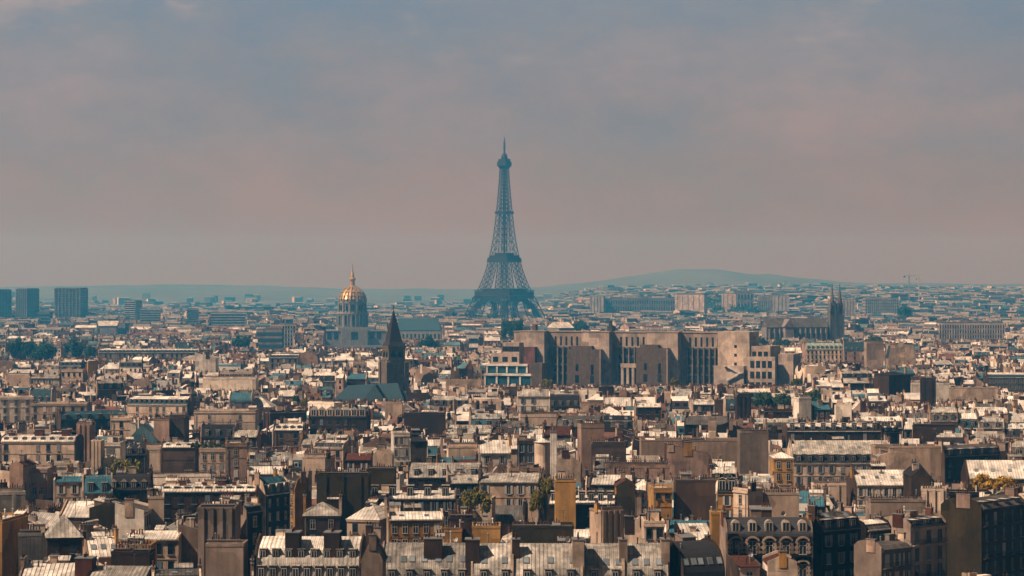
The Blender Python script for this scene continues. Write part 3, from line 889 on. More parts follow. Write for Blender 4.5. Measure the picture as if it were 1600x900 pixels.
A(207, 285, 829, 840, 860, 25, 12, 'gable', 'cream', 'zinc', 'zincw', 0, dict(wn=4, chn=1), 'cream house with three dark windows under a striped zinc roof', 'cream three-window house')
A(285, 316, 818, 826, 862, 26, 10, 'shed_front', 'greybeige', 'zinc', 'zinc', 0, dict(pwall='greybeige', chn=1), 'slanting grey gable leaning against the ribbed flue wall', 'slanting grey gable')
A(188, 240, 852, 855, 880, 25, 8, 'flat', 'ochre', 'zincd', 'zincd', 0, dict(blank=1, chpx=[(190, 238, 851, .8, 'ochre')], chn=0), 'low yellow-ochre wall topped with a row of pots', 'low ochre pot wall')
A(178, 238, 862, 868, 890, 26, 6, 'flat', 'brown', 'zincd', 'zincd', 0, dict(blank=1, chpx=[(180, 204, 857, 1.2, 'brick'), (212, 236, 858, 1.2, 'brick')]), 'brown block carrying two brick stacks near the bottom edge', 'twin brick stack block')
A(88, 131, 744, 753, 782, 25, 9, 'gable', 'cream', 'tealzinc', 'tealzinc', 4, dict(wn=2, chn=1, sky=0), 'small white house under a blue-green zinc roof', 'blue-roofed white house')
A(130, 174, 742, 771, 776, 26, 9, 'mansard', 'beige', 'tealzinc', 'tealzinc', 10, dict(dorm=2, chn=1, f=.85, pwall='beige'), 'steep blue-green zinc roof with two dark dormers', 'steep blue-green roof')
A(172, 236, 740, 766, 772, 25.5, 10, 'mansard', 'brown', 'slate', 'slate', 4, dict(dorm=4, f=.9), 'dark brown roof with small white dormers below the orange tree', 'dark roof below the tree')
A(42, 81, 732, 737, 776, 25, 12, 'flat', 'pink', 'zincd', 'zinc', 0, dict(wn=3, chn=1), 'pink-beige house with a grid of dark windows', 'pink window-grid house')
A(25, 46, 720, 728, 752, 27, 10, 'gable_front', 'beige', 'tile', 'tile', -6, dict(pwall='pink', chn=0), 'slim beige gable with a red tiled slope above the pink house', 'slim beige gable')
A(145, 161, 688, 691, 722, 29, 5, 'flat', 'cream', 'zinc', 'zinc', 0, dict(blank=1, flues=3, chn=0, chpx=[(146, 160, 688, .8, 'cream')]), 'tall cream bundle of flues beside a white house', 'tall cream flues')
A(161, 192, 691, 696, 722, 27.5, 9, 'flat', 'white', 'zincd', 'zinc', 0, dict(wn=1, chn=0, ww=2.2), 'small white house with one wide dark window', 'white one-window house')
A(165, 183, 713, 721, 732, 24.5, 6, 'gable_front', 'white', 'zinc', 'zincw', 0, dict(pwall='white', chn=0), 'tiny white gabled house with a pale roof edge', 'tiny white gable')
A(8, 124, 679, 690, 716, 25.5, 13, 'mansard', 'cream', 'slate', 'zincw', -1, dict(dorm=8, chpx=[(57, 70, 671, 2.4, 'brick'), (99, 112, 671, 2.4, 'brick'), (16, 24, 676, 2, 'brick')], up=.2, sky=0), 'long black mansard with pale top segments and brick-dark chimneys', 'segmented black mansard')
A(123, 146, 662, 668, 700, 28, 8, 'flat', 'pink', 'zincd', 'zinc', 0, dict(blank=1, flues=3, chn=1), 'brownish ribbed stack wall above the cream flues', 'brownish ribbed wall')
A(192, 226, 689, 712, 726, 25, 11, 'mansard', 'brown', 'slate', 'slate', 12, dict(), 'black hipped-looking roof beside the white one-window house', 'black roof by the white house')
A(315, 354, 700, 704, 736, 24.5, 11, 'flat', 'cream', 'zincd', 'zincd', 3, dict(wn=3, chn=0, plants=[(-6, 6, 24.6, 'leaf')]), 'cream house with a planted roof terrace and three dark windows', 'planted terrace house')
A(354, 387, 692, 697, 735, 26, 12, 'flat', 'pink', 'zincd', 'zinc', 3, dict(wn=1, chn=2), 'pinkish blank-sided house beside the planted terrace', 'pinkish terrace neighbour')
A(256, 307, 691, 699, 735, 24.8, 11, 'mansard', 'dirty', 'slate', 'zincw', 2, dict(dorm=3, dk='arch', f=.8), 'dark house with three white arched dormers under a pale roof', 'three arched dormers house')
A(317, 370, 663, 684, 690, 25, 11, 'mansard', 'brown', 'slate', 'slate', 0, dict(dorm=3, f=.9, chn=3), 'slate black roof with three small white dormers', 'three-dormer black roof')
A(366, 404, 672, 683, 692, 24.5, 11, 'gable', 'brown', 'slatet', 'zinc', 0, dict(chn=2), 'low teal-walled house right of the three-dormer black roof', 'low teal house')
A(204, 249, 664, 690, 692, 25, 12, 'gable_front', 'grey', 'tealzinc', 'tealzinc', 0, dict(pwall='tealw', chn=0), 'blue-grey pediment gable like a chapel front', 'blue pediment gable')
A(244, 268, 655, 660, 684, 27, 11, 'flat', 'pink', 'zincd', 'zinc', 0, dict(blank=1, chn=2), 'plain pinkish wall block behind the blue pediment', 'plain pinkish block')
A(268, 292, 652, 656, 684, 27.5, 12, 'flat', 'dirty', 'zincd', 'zincd', 0, dict(blank=1, chn=2), 'plain dark wall block behind the blue pediment', 'plain dark block')
A(174, 207, 652, 656, 685, 26, 10, 'flat', 'cream', 'zincd', 'zincw', 6, dict(wn=1, chn=1), 'cream block with a single column of windows', 'cream single-column block')
A(204, 300, 619, 632, 652, 25.5, 13, 'mansard', 'cream', 'slatet', 'zincw', -7, dict(dorm=12, dk='flat', sky=0), 'long curved-looking mansard with teal slate and cream windowed wall', 'long teal mansard terrace')
A(306, 402, 641, 644, 668, 25, 12, 'flat', 'cream', 'zincd', 'zincw', 0, dict(wn=2, chn=2), 'long plain cream wall with two small windows', 'long plain cream wall')
A(361, 395, 613, 627, 640, 27, 11, 'barrel', 'grey', 'tealzinc', 'tealzinc', 0, dict(chn=0, pwall='cream', dorm=0), 'rounded teal roof over a grey drum-like wall', 'rounded teal roof')
A(388, 428, 620, 636, 640, 25, 12, 'hip', 'cream', 'zincw', 'zincw', -6, dict(chn=1), 'broad bright zinc hipped roof beside the rounded teal roof', 'bright hipped roof')
A(50, 84, 607, 628, 630, 26.5, 12, 'mansard', 'cream', 'slatet', 'slatet', 0, dict(dorm=3, f=.85, pwall='cream', chn=2), 'dark teal mansard held between two cream end walls', 'teal mansard between cream ends')
A(52, 140, 630, 633, 652, 24, 12, 'flat', 'beige', 'zincd', 'zincw', 0, dict(chn=3, wn=6), 'long low beige house with a pale flat roof', 'long low beige house')
A(96, 192, 642, 655, 668, 24, 14, 'mansard', 'brown', 'slatet', 'slatet', 24, dict(w=52, dorm=12, chn=4), 'terrace of dark teal roofs running away at an angle', 'angled dark teal terrace')
A(0, 50, 620, 623, 660, 26, 10, 'flat', 'white', 'zincd', 'zinc', 14, dict(wn=3, chn=2), 'white walled block at the edge above the segmented mansard', 'white edge block')
# --- middle
A(545, 712, 768, 779, 800, 24.5, 12, 'mansard', 'brown', 'slate', 'zincw', 0, dict(dorm=6, dk='flat', dh=2.2, dw=1.5, f=.86, chpx=[(629, 637, 760, 1.6, 'brick')], sky=0), 'long brown-black mansard with six tall white dormers', 'six tall dormers mansard')
A(556, 606, 786, 812, 830, 24, 14, 'hip', 'cream', 'zincw', 'zinc', -12, dict(chpx=[(575, 580, 785, .8, 'brown')], chn=1), 'yellow-cream house under a hipped zinc roof', 'hipped yellow-cream house')
A(606, 690, 799, 812, 830, 23.5, 12, 'gable', 'ochre', 'zincw', 'zincw', 4, dict(wn=5, chn=2), 'yellow walled house with a striped zinc roof', 'yellow zinc-roofed house')
A(476, 532, 784, 806, 824, 24, 13, 'hip', 'brown', 'zinc', 'zinc', 3, dict(chn=3), 'brown house under pale fan-shaped zinc roofs', 'fan-roofed brown house')
A(497, 578, 741, 745, 785, 29.5, 9, 'flat', 'olive', 'zincd', 'zincd', 0, dict(blank=1, flues=3, chpx=[(500, 575, 738, .8, 'olive')], chn=0), 'big dark olive blank wall with a fringe of pots', 'big dark olive wall')
A(576, 618, 733, 736, 770, 29, 8, 'flat', 'olive', 'zincd', 'zincd', 0, dict(blank=1, chn=0, chpx=[(578, 616, 731, .8, 'olive')]), 'smaller olive-green blank wall beside the big olive wall', 'smaller olive wall')
A(613, 638, 676, 679, 728, 29.5, 8, 'flat', 'white', 'zincd', 'zincw', 8, dict(wn=3, chn=0, ww=.95, wh=1.9, fh=3.3), 'narrow bright white house with three columns of windows', 'narrow white house')
A(638, 665, 674, 690, 725, 28.5, 10, 'shed', 'dirty', 'slate', 'slate', 8, dict(chn=2, blank=1), 'dark sloping roof behind the narrow white house', 'dark roof by the narrow house')
A(584, 614, 706, 716, 732, 25.5, 9, 'barrel_front', 'cream', 'zincw', 'zincw', 0, dict(pwall='cream', chn=0), 'cream round-topped gable before the narrow white house', 'round-topped cream gable')
A(539, 582, 708, 719, 724, 24.5, 11, 'gable', 'brown', 'tile', 'tile', 0, dict(chn=0, sky=0), 'plain red-brown tiled roof', 'plain red-brown roof')
A(640, 752, 723, 746, 770, 25, 14, 'mansard', 'brown', 'zinc', 'zinc', 0, dict(chpx=[(686, 694, 738, 2.5, 'beige'), (728, 735, 736, 2.5, 'beige')], dorm=5, dk='flat', f=.8), 'wide grey zinc roof with a dark dormered lower slope', 'wide grey dormered roof')
A(480, 516, 714, 722, 748, 26.5, 10, 'flat', 'beige', 'zincd', 'zincw', -10, dict(blank=1, chn=2), 'beige blank wall streaked with soot', 'sooty beige wall')
A(500, 546, 688, 700, 716, 25, 12, 'mansard', 'pink', 'zincd', 'zincw', -14, dict(dorm=6, dk='flat'), 'curved pinkish house front with a row of close windows', 'pinkish curved front')
A(602, 629, 629, 632, 648, 26, 7, 'flat', 'cream', 'zincd', 'zinc', 0, dict(blank=1, chn=0, chpx=[(603, 628, 629, .8, 'brown')]), 'cream block wall with pots before the church roof', 'cream block before the church')
A(486, 576, 641, 652, 665, 25, 11, 'mansard', 'brown', 'slate', 'slate', -4, dict(dorm=7, dk='gable', droof='frame', dh=2.6, dw=2.2, dface='plaster'), 'dark roof fronted by a row of cream gabled dormers', 'row of cream gabled dormers')
A(430, 476, 662, 672, 690, 24.5, 11, 'mansard', 'dirty', 'slatet', 'zincw', 0, dict(dorm=4, sky=0), 'pale zinc strip roof over a shaded wall with dormers', 'pale zinc strip roof')
A(632, 696, 645, 648, 672, 26.5, 9, 'flat', 'brown', 'zincd', 'zincd', 0, dict(blank=1, chn=1, chpx=[(634, 694, 645, .6, 'brown')]), 'wide dark brown wall below the church roof', 'wide dark brown wall')
A(688, 722, 828, 831, 842, 24, 8, 'flat', 'ochre', 'zincd', 'zinc', 0, dict(blank=1, chn=1), 'short ochre wall block just above the curved zinc roofs', 'short ochre block')
A(738, 782, 822, 825, 842, 25, 8, 'flat', 'ochre', 'zincd', 'zinc', 0, dict(blank=1, chpx=[(740, 780, 822, .7, 'ochre')], chn=0), 'broad yellow-ochre chimney wall above the curved roofs', 'broad ochre chimney wall')
A(702, 742, 810, 813, 830, 25.5, 8, 'flat', 'brown', 'zincd', 'zincd', 0, dict(blank=1, chn=2), 'brown windowless block behind the ochre walls', 'brown windowless block')
A(835, 860, 684, 692, 722, 28.5, 8, 'cone', 'cream', 'zincw', 'zincw', 0, dict(chn=0), 'round cream tower with a shallow cap', 'round cream tower')
A(860, 870, 674, 676, 736, 31, 4, 'flat', 'grey', 'zincw', 'zincw', 0, dict(blank=1, wm='zincw', chn=0), 'tall shining metal flue shaft beside the round tower', 'shining metal shaft')
A(808, 836, 688, 691, 722, 27, 9, 'flat', 'dirty', 'zincd', 'zincd', 0, dict(wn=2, chn=1), 'grimy block beside the round cream tower', 'grimy block by the round tower')
A(867, 899, 750, 753, 780, 28.5, 7, 'flat', 'ochre', 'zincd', 'zincd', 0, dict(blank=1, chn=0, chpx=[(868, 898, 748, .8, 'ochre')]), 'bright ochre chimney block topped by two dozen pots', 'bright ochre chimney block')
A(858, 962, 774, 787, 806, 24, 12, 'mansard', 'brown', 'slate', 'zincw', -3, dict(dorm=7, dk='flat', dh=2, chpx=[(918, 924, 768, 1.2, 'brick')], sky=0), 'low mansard with pale zinc panels and white-framed dormers', 'pale-panelled low mansard')
A(1017, 1046, 762, 765, 786, 25.5, 9, 'flat', 'ochre', 'zincd', 'zincw', 4, dict(wn=2, chn=0, maxfl=1, wh=1.1), 'orange-ochre house with a pale flat roof and one window pair', 'orange flat-roofed house')
A(925, 990, 742, 757, 762, 24, 12, 'gable', 'dirty', 'zincw', 'zincw', -6, dict(chn=2), 'bright zinc roof behind the ochre chimney block', 'bright roof behind ochre block')
A(962, 990, 750, 762, 786, 25.5, 11, 'gable_front', 'ochre', 'tile', 'tile', 0, dict(pwall='olive', chn=1), 'brown-ochre gable leaning beside the bright zinc roof', 'brown-ochre gable')
A(1000, 1156, 687, 690, 706, 25, 10, 'flat', 'beige', 'zincd', 'zincd', 0, dict(blank=1, chn=0, chpx=[(1075, 1100, 685, .8, 'brown')]), 'very long low beige wall in full sun', 'very long beige wall')
A(1154, 1198, 674, 677, 726, 29.5, 9, 'flat', 'greybeige', 'zincd', 'zinc', 0, dict(blank=1, chn=1), 'big square grey-beige blank wall ending the very long beige wall', 'big square blank wall')
A(1040, 1104, 694, 712, 732, 26.5, 12, 'shed_front', 'brown', 'tile', 'tile', 0, dict(pwall='pink', chn=3), 'broad slanting gable edged with many pots', 'broad slanting gable')
A(1054, 1116, 750, 753, 778, 27, 8, 'flat', 'dirty', 'zincd', 'zincd', 0, dict(blank=1, chpx=[(1056, 1114, 749, .8, 'dirty')], chn=0), 'stained brown chimney wall with a long file of pots', 'stained chimney wall')
A(1122, 1154, 752, 770, 805, 27, 11, 'mansard', 'ochre', 'slate', 'slate', -8, dict(dorm=2, dh=2.6, dw=1.8, f=.9), 'dark roof with a pair of large white dormers', 'pair of large white dormers')
A(1154, 1184, 763, 770, 810, 27, 10, 'flat', 'cream', 'zincd', 'zinc', -58, dict(w=22, chn=2, balc=[1]), 'sunlit cream street front with close windows', 'sunlit cream street front')
A(1190, 1245, 770, 774, 800, 26, 9, 'flat', 'beige', 'zincd', 'zincd', 0, dict(blank=1, chn=0, chpx=[(1192, 1243, 770, .8, 'beige')]), 'beige chimney wall above the dark mansard corner', 'beige chimney wall')
A(1060, 1112, 822, 844, 856, 24.5, 11, 'shed', 'cream', 'zincw', 'zincw', 3, dict(chn=0, sky=0), 'bright striped lean-to zinc roof beside the yellow flue', 'bright lean-to roof')
A(1110, 1123, 800, 803, 862, 31, 4, 'flat', 'ochre', 'zincd', 'zincd', 0, dict(blank=1, chn=0, chpx=[(1110, 1122, 800, .8, 'ochre')]), 'slender yellow flue tower by the dark slate mansard', 'slender yellow flue')
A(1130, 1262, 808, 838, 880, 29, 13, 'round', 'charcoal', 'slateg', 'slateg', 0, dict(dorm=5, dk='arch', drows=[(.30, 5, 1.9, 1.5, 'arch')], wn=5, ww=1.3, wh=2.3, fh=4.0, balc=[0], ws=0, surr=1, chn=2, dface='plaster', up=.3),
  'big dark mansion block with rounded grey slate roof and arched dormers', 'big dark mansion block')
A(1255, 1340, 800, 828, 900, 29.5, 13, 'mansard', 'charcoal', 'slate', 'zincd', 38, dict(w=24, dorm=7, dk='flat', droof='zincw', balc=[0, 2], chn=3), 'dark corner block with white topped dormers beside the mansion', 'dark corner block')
A(1004, 1036, 814, 822, 842, 26, 9, 'flat', 'cream', 'zincw', 'zincw', 0, dict(wn=2, chn=0), 'small white house with a pale flat cap', 'small white capped house')
A(1196, 1240, 868, 876, 905, 25, 8, 'gable_front', 'white', 'tile', 'tile', 0, dict(pwall='cream', chn=1), 'white gable with a row of pots at the bottom edge', 'white bottom gable')
A(1144, 1180, 872, 884, 905, 24.5, 8, 'shed', 'cream', 'tile', 'tile', 8, dict(chn=0), 'little red tiled lean-to at the bottom edge', 'little red lean-to')
A(930, 966, 797, 800, 826, 26, 6, 'flat', 'beige', 'zincd', 'zincd', 20, dict(blank=1, flues=4, chn=1), 'cluster of beige flue walls stepping sideways', 'stepping flues')
A(800, 896, 822, 826, 844, 24.5, 8, 'flat', 'olive', 'zincd', 'zincd', 0, dict(blank=1, chn=0, chpx=[(802, 860, 820, .6, 'olive')]), 'long shaded olive wall behind the curved roofs', 'long olive wall')
A(700, 760, 742, 755, 762, 24, 12, 'gable', 'dirty', 'zinc', 'zinc', 6, dict(chn=3), 'grey zinc roof with white window dots left of the ochre block', 'grey dotted roof')
A(856, 906, 616, 636, 640, 25.5, 12, 'mansard', 'brown', 'slate', 'slate', 0, dict(dorm=4, chpx=[(853, 858, 612, 2, 'beige'), (896, 904, 612, 2, 'beige')], f=.9), 'dark brown roof pinned between two pale chimneys', 'dark roof with pale chimneys')
A(992, 1032, 630, 636, 656, 26, 11, 'gable', 'brown', 'zincw', 'zincw', 0, dict(chn=1), 'small brown house with a bright zinc cap', 'small bright-capped house')
A(1081, 1114, 624, 632, 644, 25, 11, 'mansard', 'grey', 'zincd', 'zincw', 0, dict(wn=5, chn=2), 'pale roofed house with close upright window bars', 'pale barred house')
A(1132, 1152, 623, 642, 655, 26, 10, 'barrel', 'cream', 'slatet', 'slatet', 0, dict(dorm=1, pwall='beige', chn=0), 'small rounded teal roof with a single dormer', 'small rounded teal roof')
A(1150, 1172, 618, 621, 652, 28, 9, 'flat', 'brown', 'zincd', 'zincd', 0, dict(blank=1, flues=3, chn=1), 'brown ribbed wall beside the small rounded teal roof', 'brown ribbed wall')
# --- right
A(1226, 1372, 662, 674, 692, 25, 13, 'mansard', 'brown', 'slate', 'zincw', 0, dict(dorm=9, dk='flat', dh=2.1, dw=1.4, sky=0, chpx=[(1262, 1266, 658, .8, 'cream'), (1302, 1307, 658, .8, 'brick'), (1340, 1346, 658, .8, 'cream')]), 'very long black mansard with nine dormers and pale cap', 'nine-dormer pale-capped mansard')
A(1368, 1402, 663, 676, 690, 25, 13, 'mansard', 'brown', 'slate', 'zincd', 32, dict(w=22, dorm=5), 'angled end of the long black mansard', 'angled mansard end')
A(1234, 1388, 688, 724, 750, 25.5, 15, 'mansard', 'cream', 'slate', 'zinc', 0, dict(f=.42, dorm=9, dk='flat', wn=9, chn=3, sky=5), 'cream walled block under a deep grey roof with two rows of openings', 'deep grey roofed cream block')
A(1364, 1466, 697, 700, 714, 26, 9, 'flat', 'beige', 'zincd', 'zincd', 0, dict(blank=1, chn=0, chpx=[(1412, 1418, 692, .8, 'brick')]), 'low blank sunlit beige parapet wall', 'low sunlit beige wall')
A(1366, 1430, 706, 718, 735, 24.5, 12, 'barrel_front', 'beige', 'zincd', 'zinc', 0, dict(pwall='beige', chn=1), 'rounded beige gable before the sunlit wall', 'rounded beige gable')
A(1462, 1560, 694, 712, 745, 25, 13, 'mansard', 'brown', 'slate', 'zincd', 30, dict(w=54, dorm=13, dk='flat', droof='zincw', chn=5), 'dark terrace with many white capped dormers running away', 'white capped dormer terrace')
A(1330, 1424, 734, 758, 782, 24.5, 13, 'gable', 'cream', 'zincw', 'zincw', 2, dict(wn=7, sky=4, chpx=[(1372, 1378, 738, 1, 'cream')], chn=1), 'cream house with striped zinc roof, skylights and seven windows', 'seven-window cream house')
A(1418, 1446, 731, 745, 775, 26, 12, 'gable_front', 'brown', 'slate', 'slate', 0, dict(pwall='dirty', chn=1), 'dark gable closing the seven-window cream house', 'dark closing gable')
A(1508, 1612, 719, 748, 758, 25, 13, 'gable', 'beige', 'zincw', 'zincw', -2, dict(sky=4, skyf=.45, chn=1, plants=[(-9, 3, 18, 'leafo')]), 'large pale striped zinc roof with three skylights at the edge', 'large pale skylight roof')
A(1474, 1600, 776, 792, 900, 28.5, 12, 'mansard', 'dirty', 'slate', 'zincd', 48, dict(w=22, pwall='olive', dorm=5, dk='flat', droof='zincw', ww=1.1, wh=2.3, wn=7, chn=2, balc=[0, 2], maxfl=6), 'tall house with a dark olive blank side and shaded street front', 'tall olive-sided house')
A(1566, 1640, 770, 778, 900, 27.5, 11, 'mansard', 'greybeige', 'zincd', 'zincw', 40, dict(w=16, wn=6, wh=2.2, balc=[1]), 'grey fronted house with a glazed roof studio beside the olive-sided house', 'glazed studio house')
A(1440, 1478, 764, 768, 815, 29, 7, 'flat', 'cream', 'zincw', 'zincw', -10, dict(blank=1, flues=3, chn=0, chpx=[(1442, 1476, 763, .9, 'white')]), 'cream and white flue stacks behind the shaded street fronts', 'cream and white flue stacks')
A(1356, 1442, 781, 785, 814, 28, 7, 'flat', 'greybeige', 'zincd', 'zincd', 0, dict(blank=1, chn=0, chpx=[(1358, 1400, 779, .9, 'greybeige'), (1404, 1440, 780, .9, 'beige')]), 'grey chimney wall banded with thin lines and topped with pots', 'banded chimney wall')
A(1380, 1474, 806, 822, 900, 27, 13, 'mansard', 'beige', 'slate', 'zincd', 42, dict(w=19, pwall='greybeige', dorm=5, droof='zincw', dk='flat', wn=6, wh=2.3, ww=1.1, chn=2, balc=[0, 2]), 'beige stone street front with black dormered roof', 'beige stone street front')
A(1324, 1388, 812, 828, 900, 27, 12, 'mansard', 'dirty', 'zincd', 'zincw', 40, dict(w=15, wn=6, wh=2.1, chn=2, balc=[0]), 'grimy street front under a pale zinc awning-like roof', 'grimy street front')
A(1340, 1420, 845, 858, 905, 25, 11, 'mansard', 'greybeige', 'zincd', 'zincd', 40, dict(w=14, wn=5, wh=2.2, balc=[0]), 'lower grey street front before the beige stone front', 'lower grey street front')
A(1206, 1236, 706, 716, 748, 26, 10, 'pyramid', 'ochre', 'zincw', 'zincw', 0, dict(wn=2, chn=0), 'yellow-ochre house with a little zinc pyramid roof', 'little pyramid ochre house')
A(1242, 1262, 621, 624, 655, 28, 8, 'flat', 'white', 'zincd', 'zinc', 14, dict(blank=1, chn=0), 'bright white blank slab wall before the green trees', 'white slab wall by the trees')
A(1268, 1296, 628, 640, 655, 26, 10, 'shed', 'brown', 'tealzinc', 'tealzinc', 0, dict(wn=3, chn=1), 'brown house with a blue-green sloping roof by the trees', 'blue-green sloping roof')
A(1478, 1556, 605, 609, 626, 25, 11, 'flat', 'cream', 'zincd', 'zincd', 0, dict(blank=1, chpx=[(1504, 1511, 602, 1, 'brick'), (1534, 1540, 603, 1, 'brick')], chn=0), 'long cream wall with two brick chimneys', 'long cream two-chimney wall')
A(1376, 1412, 580, 586, 614, 33, 12, 'pyramid', 'brown', 'slate', 'slate', 24, dict(blank=1, chn=1, wm='plaster'), 'tall square house with dark pyramid roof, one side sunlit cream', 'tall square pyramid house')
A(1438, 1462, 592, 596, 630, 31, 10, 'flat', 'brown', 'zincd', 'zincd', -10, dict(blank=1, chn=1, flues=2), 'tall dark brown windowless block', 'tall windowless brown block')
A(1540, 1604, 582, 590, 602, 27, 12, 'mansard', 'grey', 'slatet', 'zincw', 0, dict(wn=10, chn=1), 'long grey office front with teal slate at the edge', 'grey office front')
A(1386, 1428, 538, 560, 562, 37, 12, 'mansard_front', 'beige', 'slatet', 'slatet', 0, dict(pwall='beige', chn=1, f=.9), 'big beige blank gable shaped like a barn end', 'big barn-shaped gable')
A(1352, 1378, 535, 538, 560, 38, 12, 'flat', 'beige', 'zincd', 'zinc', 0, dict(blank=1, chn=1), 'plain beige slab beside the barn-shaped gable', 'plain beige slab')
A(1256, 1314, 536, 546, 566, 33, 13, 'mansard', 'cream', 'copper', 'copper', 4, dict(dorm=8, wn=9, chn=2), 'cream mansion with a pale green copper roof', 'green copper mansion')
A(1318, 1352, 534, 548, 566, 34, 12, 'mansard', 'pink', 'slatet', 'slatet', -6, dict(f=.9, chn=2), 'dark teal mansard beside the green copper mansion', 'dark mansard by the copper roof')
A(307, 339, 551, 560, 576, 33, 13, 'shed_front', 'white', 'zincw', 'zinc', 0, dict(pwall='white', chn=1), 'white gable house lit by the sun in the middle distance', 'sunlit white gable')
A(319, 402, 591, 593, 610, 25.5, 12, 'flat', 'white', 'zincd', 'zincw', 0, dict(blank=1, chn=1), 'long dazzling white wall', 'long dazzling white wall')
A(346, 396, 581, 584, 592, 25, 12, 'flat', 'cream', 'zincd', 'zincw', 0, dict(wn=7, ww=2.2, wh=2.4, chn=1), 'cream gallery with a row of dark arches behind the white wall', 'cream arched gallery')
A(156, 312, 545, 551, 553, 30, 12, 'mansard', 'grey', 'slatet', 'zincw', 0, dict(dorm=26, chn=5, dk='flat'), 'very long grey-teal terrace beyond the dark trees', 'very long teal terrace')
A(95, 130, 562, 572, 580, 28, 12, 'mansard', 'grey', 'slatet', 'zincw', 0, dict(dorm=5, chn=2), 'teal roofed house below the dark park trees', 'teal house under the park trees')
A(137, 151, 566, 569, 582, 30, 9, 'flat', 'ochre', 'zincd', 'zincd', 14, dict(blank=1, chn=1), 'ochre chimney-like block below the dark park trees', 'ochre block under the park trees')
A(97, 132, 578, 581, 596, 26, 11, 'flat', 'cream', 'zincd', 'zincw', 0, dict(wn=4, chn=1, maxfl=1), 'cream cube house with two dark windows', 'cream cube house')
A(467, 498, 549, 560, 566, 31, 12, 'mansard_front', 'pink', 'slatet', 'slatet', 0, dict(pwall='pink', chn=1), 'pinkish blank gable end left of the church tower', 'pinkish blank gable end')
A(422, 468, 553, 559, 566, 31, 12, 'mansard', 'grey', 'slatet', 'zincw', 0, dict(dorm=9, chn=3), 'teal house with pale roof next to the pinkish gable', 'pale roofed teal house')

WALL['tealw'] = (.10, .17, .19)
M['charcoalp'] = surf('dark_cladding', (0.03, 0.024, 0.02), noise=.2, rough=.8)
# ------------------------------------------------------------------ trees
TREES = []   # (px0, px1, top row, bottom row, ground depth, kind, label, short)
def T(x0, x1, y0, y1, D, mat, label, group=None): TREES.append((x0, x1, y0, y1, D, mat, label, group))
g1 = 'dark park trees beyond the roofs'
T(10, 46, 530, 566, 1960, 'leafd', 'dark park tree nearest the edge of the picture', g1)
T(32, 62, 533, 566, 1900, 'leafd', 'dark park tree rising second in the park group', g1)
T(48, 92, 536, 567, 1850, 'leafd', 'broad low park tree third in the dark park group', g1)
T(96, 134, 531, 563, 1950, 'leafd', 'tallest round park tree beyond the gap in the dark park group', g1)
T(128, 155, 541, 563, 1920, 'leafd', 'smaller park tree ending the dark park group', g1)
T(362, 394, 525, 545, 2050, 'leafd', 'dark tree crown among teal roofs before the golden dome')
T(652, 688, 527, 546, 2100, 'leafd', 'dark tree just right of the church steeple')
T(778, 806, 500, 534, 2300, 'leafd', 'tall dark tree below the lattice tower', 'trees below the lattice tower')
T(794, 822, 500, 536, 2250, 'leafd', 'dark tree directly behind the white stepped college block', 'trees below the lattice tower')
T(844, 866, 593, 606, 1180, 'leafy', 'brown-green bush at the foot of the long college building')
T(1046, 1062, 591, 606, 1180, 'leafy', 'small olive tree at the foot of the brown stone bastion')
g2 = 'green trees before the long college building'
T(1175, 1212, 614, 640, 1060, 'leaf', 'dark green tree first of the leafy row by the white slab wall', g2)
T(1204, 1240, 616, 640, 1070, 'leaf', 'green tree in the middle of the leafy row by the white slab wall', g2)
T(1250, 1290, 612, 636, 1110, 'leaf', 'green tree behind the white slab wall', g2)
T(1236, 1258, 592, 606, 1300, 'leaf', 'small dark green tree above the leafy row')
T(168, 226, 720, 744, 640, 'leafy', 'orange-green tree above the black roof in a courtyard')
T(718, 768, 768, 800, 528, 'leafy', 'yellow-green courtyard tree behind the curved roofs')
T(824, 852, 768, 806, 500, 'leafy', 'loose yellow-green tree beside the ochre chimney block')
T(842, 866, 748, 785, 545, 'leafy', 'climbing green tree left of the ochre chimney block')
T(466, 486, 623, 640, 1040, 'leafy', 'small round yellow-green tree before the church roof')
T(455, 470, 618, 634, 1080, 'leaf', 'small olive green tree beside the round yellow-green one')
T(406, 432, 570, 580, 1500, 'leafy', 'pale green tree among the bright middle roofs')
T(1516, 1556, 742, 764, 590, 'leafo', 'golden tree under the large pale skylight roof', 'golden trees under the skylight roof')
T(1552, 1590, 746, 768, 580, 'leafo', 'bright yellow tree at the edge under the skylight roof', 'golden trees under the skylight roof')
T(1580, 1612, 596, 616, 1250, 'leafy', 'olive tree at the edge beside the grey office front')
T(1205, 1238, 530, 543, 2000, 'leaf', 'green tree cluster behind the white end block of the college')
T(1350, 1384, 526, 536, 2100, 'leaf', 'green tree above the dark mansard by the copper roof')
T(893, 925, 502, 516, 2700, 'leafd', 'hazy dark tree above the long college building')
T(1400, 1428, 478, 492, 3600, 'leafd', 'hazy dark tree behind the twin spires')
T(1180, 1200, 528, 540, 2050, 'leafd', 'dark green tree beside the end of the long college building')

